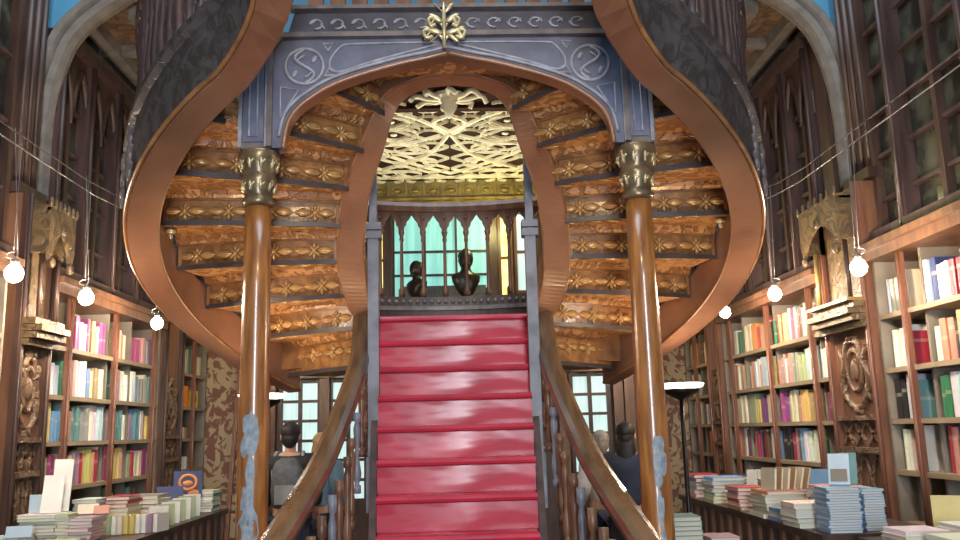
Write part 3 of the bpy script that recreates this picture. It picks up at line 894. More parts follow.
# side arches across the aisles with blue plaster above
for sx in (-1, 1):
    path = smooth_path([(sx * 3.25, 6.62, 3.0), (sx * 3.25, 6.62, 3.6), (sx * 3.24, 6.62, 4.2), (sx * 3.17, 6.62, 4.6), (sx * 3.05, 6.62, 4.88), (sx * 2.80, 6.62, 5.12), (sx * 2.4, 6.62, 5.36), (sx * 1.9, 6.62, 5.55)], 5)
    mb = MB(); rings = []
    for i, p in enumerate(path):
        d = (path[min(i + 1, len(path) - 1)] - path[max(i - 1, 0)]).normalized(); n = V((d.z, 0, -d.x)) * (-sx)
        n = n if n.x * sx > 0 or n.z > 0 else -n
        rings.append([p + n * a + V((0, b, 0)) for a, b in ((-.07, .08), (-.09, 0), (-.07, -.08), (-.02, -.10), (0, -.06), (.03, -.10), (.07, -.12), (.10, -.08), (.10, .08))])
    mb.sweep(rings, smooth=False)
    struct(mb.build('trim_9' if sx < 0 else 'trim_10', M['stone']))
    mb = MB()
    pts = [p + V((sx * .02, .04, .02)) for p in path[10:]] + [V((sx * 1.9, 6.66, 6.2)), V((sx * 3.46, 6.66, 6.2)), V((sx * 3.46, 6.66, path[10].z))]
    mb.prism(pts, (0, .04, 0))
    struct(mb.build('wall_left_spandrel' if sx < 0 else 'wall_right_spandrel', M['skyblue']))


for sx in (-1, 1):
    mb = MB(); mb.box(*sorted((sx * 3.2, sx * 3.46)), 6.12, 6.50, 3.39, 5.6)
    for y in (6.2, 6.31, 6.42): mb.tube([(sx * 3.19, y, 3.39), (sx * 3.19, y, 5.6)], .035, 8)
    mb.box(*sorted((sx * 3.12, sx * 3.46)), 6.10, 6.52, 3.39, 3.47)
    if sx > 0: mb.box(3.16, 3.46, 6.74, 6.965, 3.39, 5.1)
    struct(mb.build('trim_11' if sx < 0 else 'trim_12', M['dark']))


# ------------------------------------------------------------------ bookcases, pilasters, glazed cabinets along both walls
def bookcase(label, sx, y0, y1, posts, shelves, ztop=2.74, deep=.33, divs=None):
    t = thing('bookcase', (sx * 3.1, (y0 + y1) / 2, 0), label, 'bookcase')
    xf, xb = sx * 3.10, sx * (3.10 + deep)
    lo, hi = min(xf, xb), max(xf, xb)
    MB().box(*(sorted((sx * (3.1 + deep), sx * (3.11 + deep)))), y0, y1, 0, ztop).build('back_panel', M['divider'], t)
    for y in (y0, y1 - .03):
        MB().box(lo, hi, y, y + .03, 0, ztop).build('side_panel', M['divider'], t)
    for z in shelves:
        MB().box(lo, hi, y0 + .03, y1 - .03, z - .035, z).build('shelf', M['shelf'], t)
    for y in (divs or posts):
        MB().box(min(sx * 3.16, xb), max(sx * 3.16, xb), y - .015, y + .015, 0, ztop).build('divider', M['divider'], t)
    for y in posts:
        mb = MB(); mb.box(*sorted((sx * 3.085, sx * 3.115)), y - .024, y + .024, 0, ztop + .02)
        mb.tube([(sx * 3.08, y, .05), (sx * 3.08, y, ztop)], .016, 6)
        mb.build('post', M['redbrown'], t)
    mb = MB(); mb.box(*sorted((sx * 3.03, xb)), y0, y1, ztop, ztop + .09); mb.box(*sorted((sx * 2.99, xb)), y0, y1, ztop + .07, ztop + .12)
    mb.build('cornice', M['brown'], t)
    mb = MB(); mb.box(*sorted((sx * 3.02, sx * 3.1)), y0, y1, 0, .14); mb.build('plinth', M['dark'], t)
    return t


def cabinet(label, sx, y0, y1, n, z0=2.87, z1=4.84, bars=(3.25, 3.62, 3.99, 4.36), pointed=True):
    t = thing('glazed_cabinet', (sx * 3.2, (y0 + y1) / 2, z0), label, 'cabinet')
    MB().box(*sorted((sx * 3.24, sx * 3.26)), y0, y1, z0, z1).build('glass_pane', M['glass'], t)
    st = (y1 - y0) / n
    for i in range(n + 1):
        y = y0 + st * i
        mb = MB(); w = .05 if i % 2 == 0 else .026
        y = min(max(y, y0 + w), y1 - w)
        mb.box(*sorted((sx * (3.13 if i % 2 == 0 else 3.18), sx * 3.24)), y - w, y + w, z0, z1)
        if i % 2 == 0: mb.tube([(sx * 3.125, y, z0), (sx * 3.125, y, z1)], .022, 6)
        mb.build('stile', M['dark'] if i % 2 else M['cabwood'], t)
    for z in bars:
        MB().box(*sorted((sx * 3.20, sx * 3.24)), y0, y1, z - .014, z + .014).build('glazing_bar', M['cabwood'], t)
    if pointed:
        for i in range(n):
            a, b = y0 + st * i, y0 + st * (i + 1); m = (a + b) / 2; zs = z1 - .62
            mb = MB()
            for s in (0, 1):
                e0 = a if s == 0 else b
                pts = smooth_path([(sx * 3.17, e0, zs), (sx * 3.17, e0 + (m - e0) * .12, zs + .20), (sx * 3.17, e0 + (m - e0) * .5, zs + .38), (sx * 3.17, m, zs + .52)], 4)
                mb.tube(pts, .026, 6)
                poly = pts + [V((sx * 3.17, m, z1)), V((sx * 3.17, e0, z1))]
                mb.prism(poly, (sx * .05, 0, 0))
            mb.build('pointed_head', M['dark'], t)
    for za, zb, xx in ((z1, z1 + .09, 3.08), (z0, z0 + .10, 3.11)):
        MB().box(*sorted((sx * xx, sx * 3.3)), y0, y1, za, zb).build('rail', M['cabwood'], t)
    return t


def pilaster(label, sx, y0, y1, niche=True, z1=3.38, lit=False):
    t = thing('carved_pilaster', (sx * 3.1, (y0 + y1) / 2, 0), label, 'pilaster')
    yc = (y0 + y1) / 2; w = (y1 - y0) / 2
    MB().box(*sorted((sx * 3.09, sx * 3.45)), y0, y1, 0, z1).build('board', M['brown'], t)
    for y in (y0 + .035, y1 - .035):
        mb = MB(); mb.box(*sorted((sx * 3.05, sx * 3.09)), y - .035, y + .035, 0, z1); mb.tube([(sx * 3.045, y, .1), (sx * 3.045, y, z1)], .018, 6)
        mb.build('edge_post', M['redbrown'] if sx > 0 else M['dark'], t)
    X = sx * 3.085
    mb = MB()
    zc, hh, ww = 1.95, .26, w * .52
    ring = [V((X, yc + ww * math.sin(t_) * (1 + .18 * math.cos(3 * t_)), zc + hh * math.cos(t_))) for t_ in [2 * PI * i / 28 for i in range(28)]]
    mb.tube(ring, .028, 7, closed=True)
    mb.tube([V((X, yc + ww * .6 * math.sin(t_), zc + .03 + hh * .6 * math.cos(t_))) for t_ in [2 * PI * i / 20 for i in range(20)]], .022, 6, closed=True)
    mb.lens((X, yc, zc + .03), (0, 0, .09), (0, .05, 0), (.03, 0, 0))
    mb.lens((X, yc, zc - hh - .02), (0, 0, .05), (0, .07, 0), (.035, 0, 0))
    mb.lens((X, yc, zc + hh + .02), (0, 0, .04), (0, .09, 0), (.04, 0, 0))
    for q in (-1, 1):
        mb.lens((X, yc + q * ww * .95, zc + hh * .55), (0, q * .03, .07), (0, .025, 0), (.03, 0, 0)); mb.lens((X, yc + q * ww * .95, zc - hh * .55), (0, q * .03, -.07), (0, .025, 0), (.03, 0, 0))
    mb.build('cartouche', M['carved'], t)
    mb = MB()
    for z in (1.62, 1.38): mb.box(*sorted((sx * 3.04, sx * 3.09)), y0 + .07, y1 - .07, z - .02, z + .02)
    for k in range(3):
        a = y0 + .08 + (2 * w - .16) * k / 3; b = y0 + .08 + (2 * w - .16) * (k + 1) / 3
        mb.bar((X, a, 1.41), (X, b, 1.59), .03, .03); mb.bar((X, b, 1.41), (X, a, 1.59), .03, .03)
        m = (a + b) / 2
        mb.tube(smooth_path([(X, a + .01, 1.05), (X, a + .015, 1.2), (X, m, 1.33), (X, b - .015, 1.2), (X, b - .01, 1.05)], 4), .016, 6)
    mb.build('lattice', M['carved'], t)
    if niche:
        mb = MB()
        for i, (pz, px) in enumerate(((2.33, 2.93), (2.38, 2.90), (2.43, 2.95), (2.28, 2.99))): mb.box(*sorted((sx * px, sx * 3.09)), y0 + .02, y1 - .02, pz, pz + .045)
        mb.build('niche_ledge', M['niche'], t)
        mb = MB(); mb.box(*sorted((sx * 3.075, sx * 3.09)), y0 + .1, y1 - .1, 2.47, 3.15); mb.build('niche_back', M['niche'], t)
        mb = MB()
        a, b = y0 + .04, y1 - .04
        pts = [V((sx * 2.90, a, 3.0))] + smooth_path([(sx * 2.90, a + .05, 2.86), (sx * 2.90, a + .09, 3.0), (sx * 2.90, yc, 3.12), (sx * 2.90, b - .09, 3.0), (sx * 2.90, b - .05, 2.86)], 4) + [V((sx * 2.90, b, 3.0)), V((sx * 2.90, b, 3.28)), V((sx * 2.90, a, 3.28))]
        mb.prism(pts, (sx * .03, 0, 0))
        mb.box(*sorted((sx * 2.92, sx * 3.09)), a, a + .03, 2.95, 3.28); mb.box(*sorted((sx * 2.92, sx * 3.09)), b - .03, b, 2.95, 3.28)
        mb.box(*sorted((sx * 2.90, sx * 3.09)), a, b, 3.26, 3.30)
        for k in range(7): mb.lens((sx * 2.90, a + (b - a) * k / 6, 3.32), (0, 0, .04), (.015, 0, 0), (0, .02, 0))
        for y in (a + .06, b - .06, yc): mb.lens((sx * 2.90, y, 2.88 if y != yc else 3.14), (0, 0, .04), (.03, 0, 0), (0, .035, 0))
        mb.build('niche_canopy', M['niche'], t)
        if lit: MB().box(*sorted((sx * 2.905, sx * 3.085)), y0 + .03, y1 - .03, 2.476, 2.50).build('lit_gilt_shelf', M['gilt'], t)  # gilt slab colours in the yellow lamplight along the ledge top
        for y in (a + .08, b - .08):
            mb = MB(); mb.tube([(sx * 2.98, y, 2.48), (sx * 2.98, y, 2.95)], .018, 6)
            mb.build('niche_shaft', M['gilt'] if lit and y > yc else M['dark'], t)
    return t


SH = [.55, .90, 1.252, 1.603, 1.96, 2.345]
bookcase('tall open bookcase beyond the carved panel, on the wall by the ladder', -1, 6.62, 9.18, [7.0, 7.95, 8.98], SH, divs=[7.2, 7.95, 8.5])
bookcase('narrow open bookcase nearest the ladder, holding yellow and white boxes', -1, 9.84, 10.9, [10.35], SH, divs=[9.86])
bookcase('tall open bookcase behind the pale blue book stacks, beyond the gilded niche', 1, 6.98, 9.84, [7.33, 8.37, 9.55], SH, divs=[7.33, 8.37, 9.3])
bookcase('tall open bookcase nearest the camera, in front of the gilded niche', 1, 4.15, 6.16, [5.76, 4.75], SH, divs=[5.62, 4.75])
bookcase('narrow open bookcase in the corner behind the floor lamp', 1, 10.42, 11.5, [11.0], SH, divs=[11.0])
cabinet('glazed gothic cabinet above the bookcase on the ladder side, dark lancet heads', -1, 6.64, 10.95, 14)
cabinet('glazed gothic cabinet deep behind the arch, above the floor lamp', 1, 6.98, 10.95, 13)
cabinet('large barred glazed cabinet above the nearest bookcase, before the gilded niche', 1, 3.0, 6.16, 7, bars=(3.2, 3.53, 3.86, 4.19, 4.52, 4.85, 5.2), z1=5.5, pointed=False)
cabinet('large dark glazed cabinet nearest the camera on the ladder side', -1, 3.0, 6.08, 7, z1=5.5, bars=(3.4, 3.9, 4.4, 4.9), pointed=False)
pilaster('carved pilaster with a dark canopied niche, on the ladder side wall', -1, 6.1, 6.6)
pilaster('carved pilaster with gilded canopied niche behind the blue book stacks', 1, 6.18, 6.96, lit=True)
pilaster('slim carved pilaster between the two bookcases on the ladder side', -1, 9.2, 9.82, niche=False, z1=2.85)
pilaster('slim carved pilaster near the floor lamp, at the far end of the bookcase', 1, 9.86, 10.32, niche=False, z1=2.85)
bookcase('dark cupboard nearest the camera on the ladder side wall', -1, 4.0, 6.0, [5.0], SH)

# ------------------------------------------------------------------ shelved books
bb = MB()
pr = [(0, -.5), (.03, -.3), (.04, 0), (.03, .3), (0, .5), (-1, .5), (-1, .40), (-.06, .40), (-.06, -.40), (-1, -.40), (-1, -.5)]
bb.sweep([[V((x, y, 0)) for x, y in pr], [V((x, y, 1)) for x, y in pr]])
bb.box(-.97, -.06, -.40, .40, .02, .975, 1)
BOOKS = [bb.mesh('book', [M['book'], M['pages']])]
ORD = ['first', 'second', 'third', 'fourth', 'fifth', 'sixth', 'seventh', 'eighth', 'ninth', 'tenth', 'eleventh', 'twelfth', 'thirteenth', 'fourteenth', 'fifteenth', 'sixteenth', 'seventeenth', 'eighteenth', 'nineteenth', 'twentieth', 'twenty-first', 'twenty-second', 'twenty-third', 'twenty-fourth', 'twenty-fifth', 'twenty-sixth']
ROW = {2.345: 'top row', 1.96: 'second row down', 1.603: 'third row down', 1.252: 'fourth row down', .90: 'fifth row down'}


def weights(d):
    return [d.get(k, .12) for k in PK]


WL = {2.345: weights({'purple': 2, 'magenta': 2.5, 'orange': 1.5, 'tan': 2, 'grey': 2, 'cream': 2, 'brown': 2, 'pink': 2}),
      1.96: weights({'cream': 4, 'white': 3, 'tan': 2, 'dark green': 1, 'mauve': 2, 'sky blue': 1, 'grey': 1}),
      1.603: weights({'mauve': 3, 'purple': 2, 'pale blue': 2, 'white': 2, 'yellow': 2, 'salmon': 2, 'teal': 2, 'grey': 2, 'crimson': 1}),
      1.252: weights({'mauve': 2, 'yellow': 3, 'pale green': 2, 'crimson': 2, 'magenta': 2, 'pink': 2, 'purple': 1, 'brown': 1, 'cream': 2}),
      .90: weights({'brown': 2, 'grey': 2, 'teal': 1})}
WR = {2.345: weights({'mauve': 2, 'tan': 2, 'crimson': 2, 'purple': 2, 'cream': 2, 'dark green': 1.5, 'pink': 1.5, 'white': 2, 'brown': 1}),
      1.96: weights({'cream': 3, 'white': 4, 'salmon': 2, 'pale blue': 2, 'mauve': 2, 'brown': 1, 'grey': 1.5}),
      1.603: weights({'cream': 3, 'white': 3, 'yellow': 3, 'crimson': 1.5, 'purple': 1.5, 'magenta': 1.5, 'tan': 2, 'dark green': 1, 'grey': 1}),
      1.252: weights({'white': 4, 'cream': 3, 'salmon': 2, 'brown': 2, 'sky blue': 2, 'crimson': 1.5, 'mauve': 2, 'black': 1}),
      .90: weights({'grey': 2, 'brown': 2, 'salmon': 1, 'white': 1, 'teal': 1})}
WN = {2.345: weights({'orange': 3, 'crimson': 2, 'white': 3, 'navy blue': 2, 'pale blue': 3, 'salmon': 2, 'tan': 1}),
      1.96: weights({'white': 4, 'salmon': 3, 'yellow': 2, 'cream': 2, 'crimson': 2, 'black': 1, 'pink': 2}),
      1.603: weights({'dark green': 2, 'black': 3, 'pale blue': 3, 'white': 2, 'salmon': 2, 'yellow': 1, 'teal': 1.5, 'grey': 2}),
      1.252: weights({'white': 5, 'cream': 3, 'black': 2, 'crimson': 2, 'grey': 1, 'orange': 1}),
      .90: weights({'yellow': 1, 'brown': 2, 'white': 2, 'black': 1})}
STUFF = {}


def row(sx, y0, y1, z, wts, where, grp, fill=1.0, stuff=None, hs=(.225, .305), seq=None):
    y = y0; n = 0; run = 0; key = 'cream'; h = .25; th = .05
    rnd = random.Random(int(y0 * 1000 + z * 77 + (500 if sx > 0 else 0)))
    lim = y0 + (y1 - y0) * fill
    while True:
        if run <= 0:
            key = rnd.choices(PK, wts)[0]; run = rnd.choice([1, 1, 1, 1, 2, 2, 3]); h = rnd.uniform(*hs); th = rnd.uniform(.032, .076)
        run -= 1
        if seq and n < len(seq): key, h, th = seq[n]
        if y + th > lim: break
        hh = h * rnd.uniform(.98, 1.02); c = tuple(min(1, x * rnd.uniform(.85, 1.15)) for x in PAL[key])
        xo = sx * (3.135 + rnd.uniform(0, .03))
        if stuff:
            mbs = STUFF.setdefault(stuff, MB())
            d = .17
            lo, hi = sorted((xo, xo + sx * d))
            mbs.box(lo, hi, y + .002, y + th - .002, z + .001, z + hh, PK.index(key))
        else:
            o = bpy.data.objects.new('book', BOOKS[0]); COL.objects.link(o)
            o.location = (xo, y + th / 2, z + .001); o.scale = (.17, th - .004, hh)
            if sx < 0: o.rotation_euler = (0, 0, 0)
            else: o.rotation_euler = (0, 0, PI)
            o.color = (*c, 1)
            tag(o, '%s book, %s from near end, %s, %s' % (key, ORD[n], ROW[z], where), 'book', grp)
        y += th + (rnd.uniform(0, .012) if rnd.random() < .3 else .001); n += 1
        if n >= len(ORD): break


LA = 'bookcase by ladder'
for z, fills in ((2.345, (.55, .92, .8)), (1.96, (1, 1, 1)), (1.603, (.9, .97, .97)), (1.252, (.95, .95, .9)), (.90, (0, .0, .5))):
    g = 'books on the bookcase by the ladder'
    for (a, b, nm), fl in zip(((6.67, 7.17, 'near bay'), (7.22, 7.92, 'middle bay'), (7.98, 8.46, 'third bay')), fills):
        row(-1, a, b, z, WL[z], nm + ', ' + LA, g, fl)
    row(-1, 8.53, 9.13, z, WL[z], '', g, .95 if z > 1 else .4, stuff='far_books_ladder')
RB_ = 'bookcase behind blue stacks'
for z, fills in ((2.345, (1, 1, .95)), (1.96, (1, 1, .95)), (1.603, (1, 1, 1)), (1.252, (1, 1, .95)), (.90, (.6, .5, .6))):
    g = 'books on the bookcase behind the blue stacks'
    row(1, 7.02, 7.30, z, WR[z], 'near bay, ' + RB_, g, fills[0])
    row(1, 7.36, 8.34, z, WR[z], 'middle bay, ' + RB_, g, fills[1])
    row(1, 8.40, 9.27, z, WR[z], 'third bay', g, fills[2], stuff='far_books_lamp')
    row(1, 9.32, 9.79, z, WR[z], '', g, fills[2], stuff='far_books_lamp')
NB = 'bookcase before gilded niche'
for z, fills in ((2.345, (1, 1)), (1.96, (1, 1)), (1.603, (1, 1)), (1.252, (1, 1)), (.90, (.6, .0))):
    g = 'books on the bookcase before the gilded niche'
    if fills[1]: row(1, 5.80, 6.125, z, WN[z], 'far bay, ' + NB, g, fills[1])
    row(1, 4.79, 5.57, z, WN[z], 'near bay, ' + NB, g, fills[0])
# corner case behind the floor lamp
g = 'books in the corner bookcase behind the floor lamp'
row(1, 10.47, 10.96, 2.345, weights({'cream': 4, 'brown': 3}), 'corner bookcase by floor lamp', g, .9, hs=(.26, .3))
row(1, 11.03, 11.45, 2.345, weights({'orange': 8, 'pale green': 4, 'yellow': 3}), 'deep bay, corner bookcase by floor lamp', g, .95, hs=(.27, .31))
for z_ in (1.96, 1.603): row(1, 11.03, 11.45, z_, weights({'cream': 6, 'white': 4, 'yellow': 2, 'black': 1}), '', g, .9, stuff='far_books_corner')
row(1, 10.47, 10.96, 1.96, weights({'cream': 6, 'white': 4, 'black': 2}), '', g, .7, stuff='far_books_corner')
row(1, 10.47, 10.96, 1.603, weights({'cream': 6, 'white': 4, 'yellow': 2}), '', g, .7, stuff='far_books_corner')
row(1, 10.47, 10.96, 1.252, weights({'crimson': 6, 'salmon': 4, 'pink': 2}), '', g, .7, stuff='far_books_corner')
row(-1, 9.9, 10.8, 2.345, weights({'pale green': 4, 'teal': 3, 'cream': 4}), '', '', 1, stuff='far_books_narrow')
row(-1, 9.9, 10.85, 1.603, weights({'white': 4, 'cream': 3}), '', '', .6, stuff='far_books_narrow', hs=(.1, .14))
row(-1, 9.9, 10.85, 1.252, weights({'white': 4, 'cream': 3}), '', '', .6, stuff='far_books_narrow', hs=(.12, .17))
for k, lab in (('far_books_ladder', 'rows of small far books at the end of the bookcase by the ladder'), ('far_books_lamp', 'rows of small far books on the bookcase stretch nearest the floor lamp'),
               ('far_books_corner', 'pale and red far books low in the corner bookcase behind the floor lamp'), ('far_books_narrow', 'pale far books in the narrow bookcase with yellow boxes')):
    o = STUFF[k].build('distant_books', [PLAIN[c] for c in PK])
    tag(o, lab, 'books', None, 'stuff')
# yellow boxes
for i, (y, c, h, lab) in enumerate(((10.03, (.72, .22, .03), .24, 'orange box on the narrow bookcase beside the ladder'), (10.42, (.75, .58, .03), .2, 'yellow box with dark marks on the narrow bookcase beside the ladder'))):
    mb = MB(); mb.box(-3.36, -3.12, y, y + .22, 1.961, 1.961 + h)
    o = mb.build('box', mat('box_card_%d' % i, c, tuple(x * .9 for x in c), .6))
    if i: 
        mk = MB()
        for k in range(3): mk.box(-3.121, -3.117, y + .025 + k * .045, y + .05 + k * .045, 1.961 + .06, 1.961 + .14)
        mk.build('printed_mark', M['black'], o)
    tag(o, lab, 'box')

# ------------------------------------------------------------------ counters and the books on them
def counter(label, sx, y0, y1, x0, x1, zt=.95, legs=True):
    t = thing('display_counter', (sx * (x0 + x1) / 2, (y0 + y1) / 2, 0), label, 'counter')
    MB().box(*sorted((sx * x0, sx * x1)), y0, y1, zt - .045, zt).build('counter_top', M['dark'], t)
    MB().box(*sorted((sx * (x0 + .05), sx * (x1 - .02))), y0 + .04, y1 - .04, .1, zt - .045).build('body', M['dark'], t)
    n = int((y1 - y0) / .22)
    for k in range(n + 1):
        y = y0 + .05 + (y1 - y0 - .1) * k / n
        MB().box(*sorted((sx * (x0 + .025), sx * (x0 + .05))), y - .025, y + .025, .1, zt - .05).build('panel_strip', M['brown'], t)
    MB().box(*sorted((sx * (x0 + .02), sx * (x1 - .02))), y0 + .02, y1 - .02, 0, .1).build('plinth', M['dark'], t)
    return t


counter('long dark display counter loaded with books on the ladder side', -1, 5.55, 8.35, 2.13, 2.92)
counter('long dark display counter loaded with books before the gilded niche', 1, 5.15, 8.45, 2.12, 2.88)
counter('near pale-topped display counter carrying white books', 1, 3.6, 5.0, 2.26, 2.98)
t = thing('low_table', (1.55, 5.9, 0), 'low dark table with teal books beside the amber column', 'table')
MB().box(1.30, 1.85, 5.7, 6.15, .70, .74).build('table_top', M['dark'], t)
for x in (1.34, 1.81):
    for y in (5.74, 6.11): MB().box(x - .025, x + .025, y - .025, y + .025, 0, .70).build('leg', M['dark'], t)

# lying paperback: x width, y length, z thickness, spine on -x
pb = MB()
pb.box(-.5, .5, -.5, .5, 0, .12); pb.box(-.5, .5, -.5, .5, .88, 1)
pb.box(-.5, -.47, -.5, .5, .12, .88); pb.box(-.47, .47, -.485, .485, .12, .88, 1)
PBACK = pb.mesh('paperback', [M['cover'], M['pages']])
THIN = ['top', 'second from top', 'third from top', 'fourth from top', 'fifth from top', 'sixth from top', 'seventh from top', 'eighth from top', 'ninth from top', 'tenth from top', 'eleventh from top', 'twelfth from top', 'thirteenth from top', 'fourteenth from top', 'fifteenth from top', 'sixteenth from top', 'seventeenth from top', 'eighteenth from top']


def stack(x, y, z, n, th, w, l, cols, desc, grp, rot=0., jit=.012, spin=0):
    rnd = random.Random(int(x * 1000) + int(y * 313))
    for i in range(n):
        key = cols[i % len(cols)]
        o = bpy.data.objects.new('paperback', PBACK); COL.objects.link(o)
        o.location = (x + rnd.uniform(-jit, jit), y + rnd.uniform(-jit, jit), z + i * th)
        o.scale = (w * rnd.uniform(.97, 1.02), l * rnd.uniform(.97, 1.02), th * .97)
        o.rotation_euler = (0, 0, rot + rnd.uniform(-.06, .06) + (PI if (i + spin) % 2 else 0))
        c = PAL[key]; o.color = (*[min(1, v * rnd.uniform(.9, 1.1)) for v in c], 1)
        tag(o, '%s paperback, %s of the %s' % (key, THIN[n - 1 - i], desc), 'paperback', grp)
    return z + n * th


def standing(name, label, x, y, z, w, t, h, key, lean=0., yaw=0., mats=None, art=None, cat='book'):
    # a single upright book or booklet: faces -y before the yaw, leaning back
    mb = MB()
    mb.box(-w / 2, w / 2, -t / 2, -t * .38, 0, h); mb.box(-w / 2, w / 2, t * .38, t / 2, 0, h); mb.box(-w / 2, -w / 2 + t * .12, -t * .38, t * .38, 0, h)
    mb.box(-w / 2 + t * .12, w / 2 - .003, -t * .38, t * .38, .003, h - .003, 1)
    me = mb.mesh(name, [PLAIN[key], M['pages']])
    o = bpy.data.objects.new(name, me); COL.objects.link(o)
    o.location = (x, y, z); o.rotation_euler = (-lean, 0, yaw)
    W[o.name] = V((0, 0, 0))
    if art:
        a = art(w, h, t); a.build('cover_art', mats, o)
    return tag(o, label, cat)


ZT = .951
# right counter, from the far end towards the viewer
gR = 'paperbacks stacked on the counter before the gilded niche'
stack(2.28, 8.12, ZT, 6, .034, .22, .28, ['pink', 'mauve', 'grey', 'pale green', 'purple', 'crimson'], 'furthest mixed stack by the floor lamp', gR)
stack(2.27, 7.48, ZT, 7, .030, .27, .30, ['pale green', 'cream', 'pale green', 'pale blue', 'grey', 'pale blue', 'sky blue'], 'pale stack just beyond the crimson stack', gR)
stack(2.52, 7.9, ZT, 6, .032, .2, .28, ['cream', 'navy blue', 'crimson', 'purple', 'pink', 'navy blue'], 'dark stack behind the furthest stack', gR)
stack(2.26, 6.82, ZT, 6, .028, .26, .30, ['tan', 'pink', 'crimson', 'pink', 'mauve', 'crimson'], 'crimson and pink mid-counter stack', gR)
stack(2.55, 6.95, ZT, 6, .034, .24, .30, ['crimson', 'pink', 'teal', 'dark green', 'teal', 'teal'], 'teal-topped stack behind the pink stack', gR)
stack(2.28, 6.24, ZT, 7, .026, .30, .34, ['white', 'cream', 'white', 'cream', 'white', 'cream', 'salmon'], 'broad cream stack under the fanned booklets', gR)
stack(2.22, 5.92, ZT, 3, .028, .19, .22, ['sky blue', 'pale blue', 'sky blue'], 'small sky-blue edge stack', gR)
stack(2.215, 5.60, ZT, 5, .030, .22, .26, ['white', 'grey', 'white', 'pale blue', 'white'], 'magazine stack beside the tall blue stack', gR)
zt = stack(2.47, 5.68, ZT, 8, .030, .26, .34, ['grey', 'tan', 'pale green', 'teal', 'navy blue', 'sky blue', 'white', 'pink'], 'colourful stack behind the magazines', gR)
stack(2.285, 5.28, ZT, 17, .0152, .20, .20, ['sky blue'], 'tall blue corner stack', gR, jit=.006)
stack(2.49, 5.34, ZT, 16, .0152, .13, .20, ['sky blue'], 'blue stack nearest the carved pilaster', gR, jit=.006)
stack(2.62, 6.45, ZT, 5, .03, .26, .30, ['brown', 'white', 'grey', 'crimson', 'white'], 'low stack under an upright book', gR)


def art_cover(w, h, t):
    m = MB(); m.box(-w * .4, w * .4, -t / 2 - .002, -t / 2, h * .1, h * .5); return m


standing('display_book', 'pale teal book with grey lower cover leaning on top of the tall blue stack', 2.335, 5.34, ZT + .262, .12, .022, .20, 'pale blue', .42, -.5, M['divider'], art_cover)
standing('display_book', 'turquoise book leaning behind the grey-covered teal book above the blue stacks', 2.425, 5.41, ZT + .262, .10, .03, .20, 'teal', .42, -.5)
standing('display_book', 'sky-blue book standing face out before the shelves above the low stack', 2.66, 6.45, ZT + .152, .24, .05, .15, 'sky blue', .15, -.6)
for k in range(6):
    standing('booklet', 'cream booklet, %s from the near edge of the fan on the cream stack' % ORD[k], 2.20 + k * .05, 6.20 + .012 * k, ZT + .185, .17, .016, .15, 'tan' if k % 2 else 'cream', .12 + .03 * k, -1.35, cat='booklet')
for k, (key, x) in enumerate((('white', 2.50), ('cream', 2.58))):
    standing('booklet', '%s small book standing behind the pale stack near the shelves' % key, x, 7.42, ZT + .001, .10, .04, .26, key, .1, -.9, cat='booklet')
standing('booklet', 'black small book standing beside the white ones near the shelves', 2.70, 7.36, ZT + .001, .13, .04, .27, 'black', .1, -.8, cat='booklet')
# near counter
gN = 'white books on the near counter'
k_ = 0
for (x, y, n) in ((2.44, 4.72, 3), (2.72, 4.66, 4), (2.5, 4.36, 3), (2.8, 4.3, 3)):
    k_ += 1
    stack(x, y, ZT, n, .024, .24, .26, ['white', 'cream', 'white', 'white'], '%s white pile on the near counter' % ['corner', 'inner far', 'near edge', 'inner near'][k_ - 1], gN)
standing('display_book', 'yellow-cream book standing face out on the near counter', 2.74, 4.90, ZT + .001, .16, .04, .22, 'yellow', .2, -.5)
standing('display_book', 'white book standing beside the yellow-cream one on the near counter', 2.88, 4.86, ZT + .001, .10, .04, .24, 'white', .2, -.5)
for k, key in enumerate(('brown', 'white', 'black', 'yellow', 'grey')):
    standing('display_book', '%s book upright in the short row at the end of the near counter' % key, 2.90, 4.745 - k * .05, ZT + .001, .10, .045, .19, key, 0, 0)
# teal stack
gT = 'teal books on the low table'
stack(1.475, 5.9, .742, 9, .030, .24, .26, ['teal', 'pale green'], 'teal stack on the low table', gT, jit=.005)
stack(1.72, 5.85, .742, 5, .028, .20, .26, ['mauve', 'purple'], 'purple stack beside the teal stack', gT)

# left counter
gL = 'paperbacks stacked on the counter by the ladder'
stack(-2.80, 6.12, ZT, 8, .022, .25, .24, ['pale green', 'grey', 'pale green', 'white'], 'pale green stack under leaning booklets', gL)
stack(-2.62, 6.10, ZT, 8, .022, .10, .20, ['cream', 'pale green'], 'narrow cream stack beside the pink one', gL)
stack(-2.48, 6.04, ZT, 7, .022, .155, .22, ['mauve', 'pink'], 'pink and mauve striped stack', gL)
stack(-2.86, 5.78, ZT, 3, .022, .22, .20, ['white', 'cream', 'pale blue'], 'low white pile at the near left end', gL)
stack(-2.50, 5.72, ZT, 2, .02, .24, .2, ['white', 'pale green'], 'flat pile at the near counter edge', gL)
z1 = stack(-2.69, 6.63, ZT, 9, .026, .18, .26, ['grey', 'grey', 'black', 'grey', 'pale blue', 'navy blue', 'pale blue', 'grey', 'pale blue'], 'tall grey-blue magazine stack', gL)
stack(-2.50, 6.72, ZT, 9, .027, .17, .26, ['cream', 'yellow', 'white', 'pale green', 'yellow', 'cream', 'salmon', 'crimson', 'crimson'], 'crimson-topped stack behind standing pamphlets', gL)
for k, key in enumerate(('pale green', 'white', 'cream', 'yellow', 'yellow', 'white', 'white', 'mauve', 'white')):
    standing('booklet', '%s pamphlet, %s in the row standing at the counter edge' % (key, ORD[k]), -2.42 + k * .036, 6.36 + k * .015, ZT + .001, .16, .030, .125, key, 0, 1.35, cat='booklet')
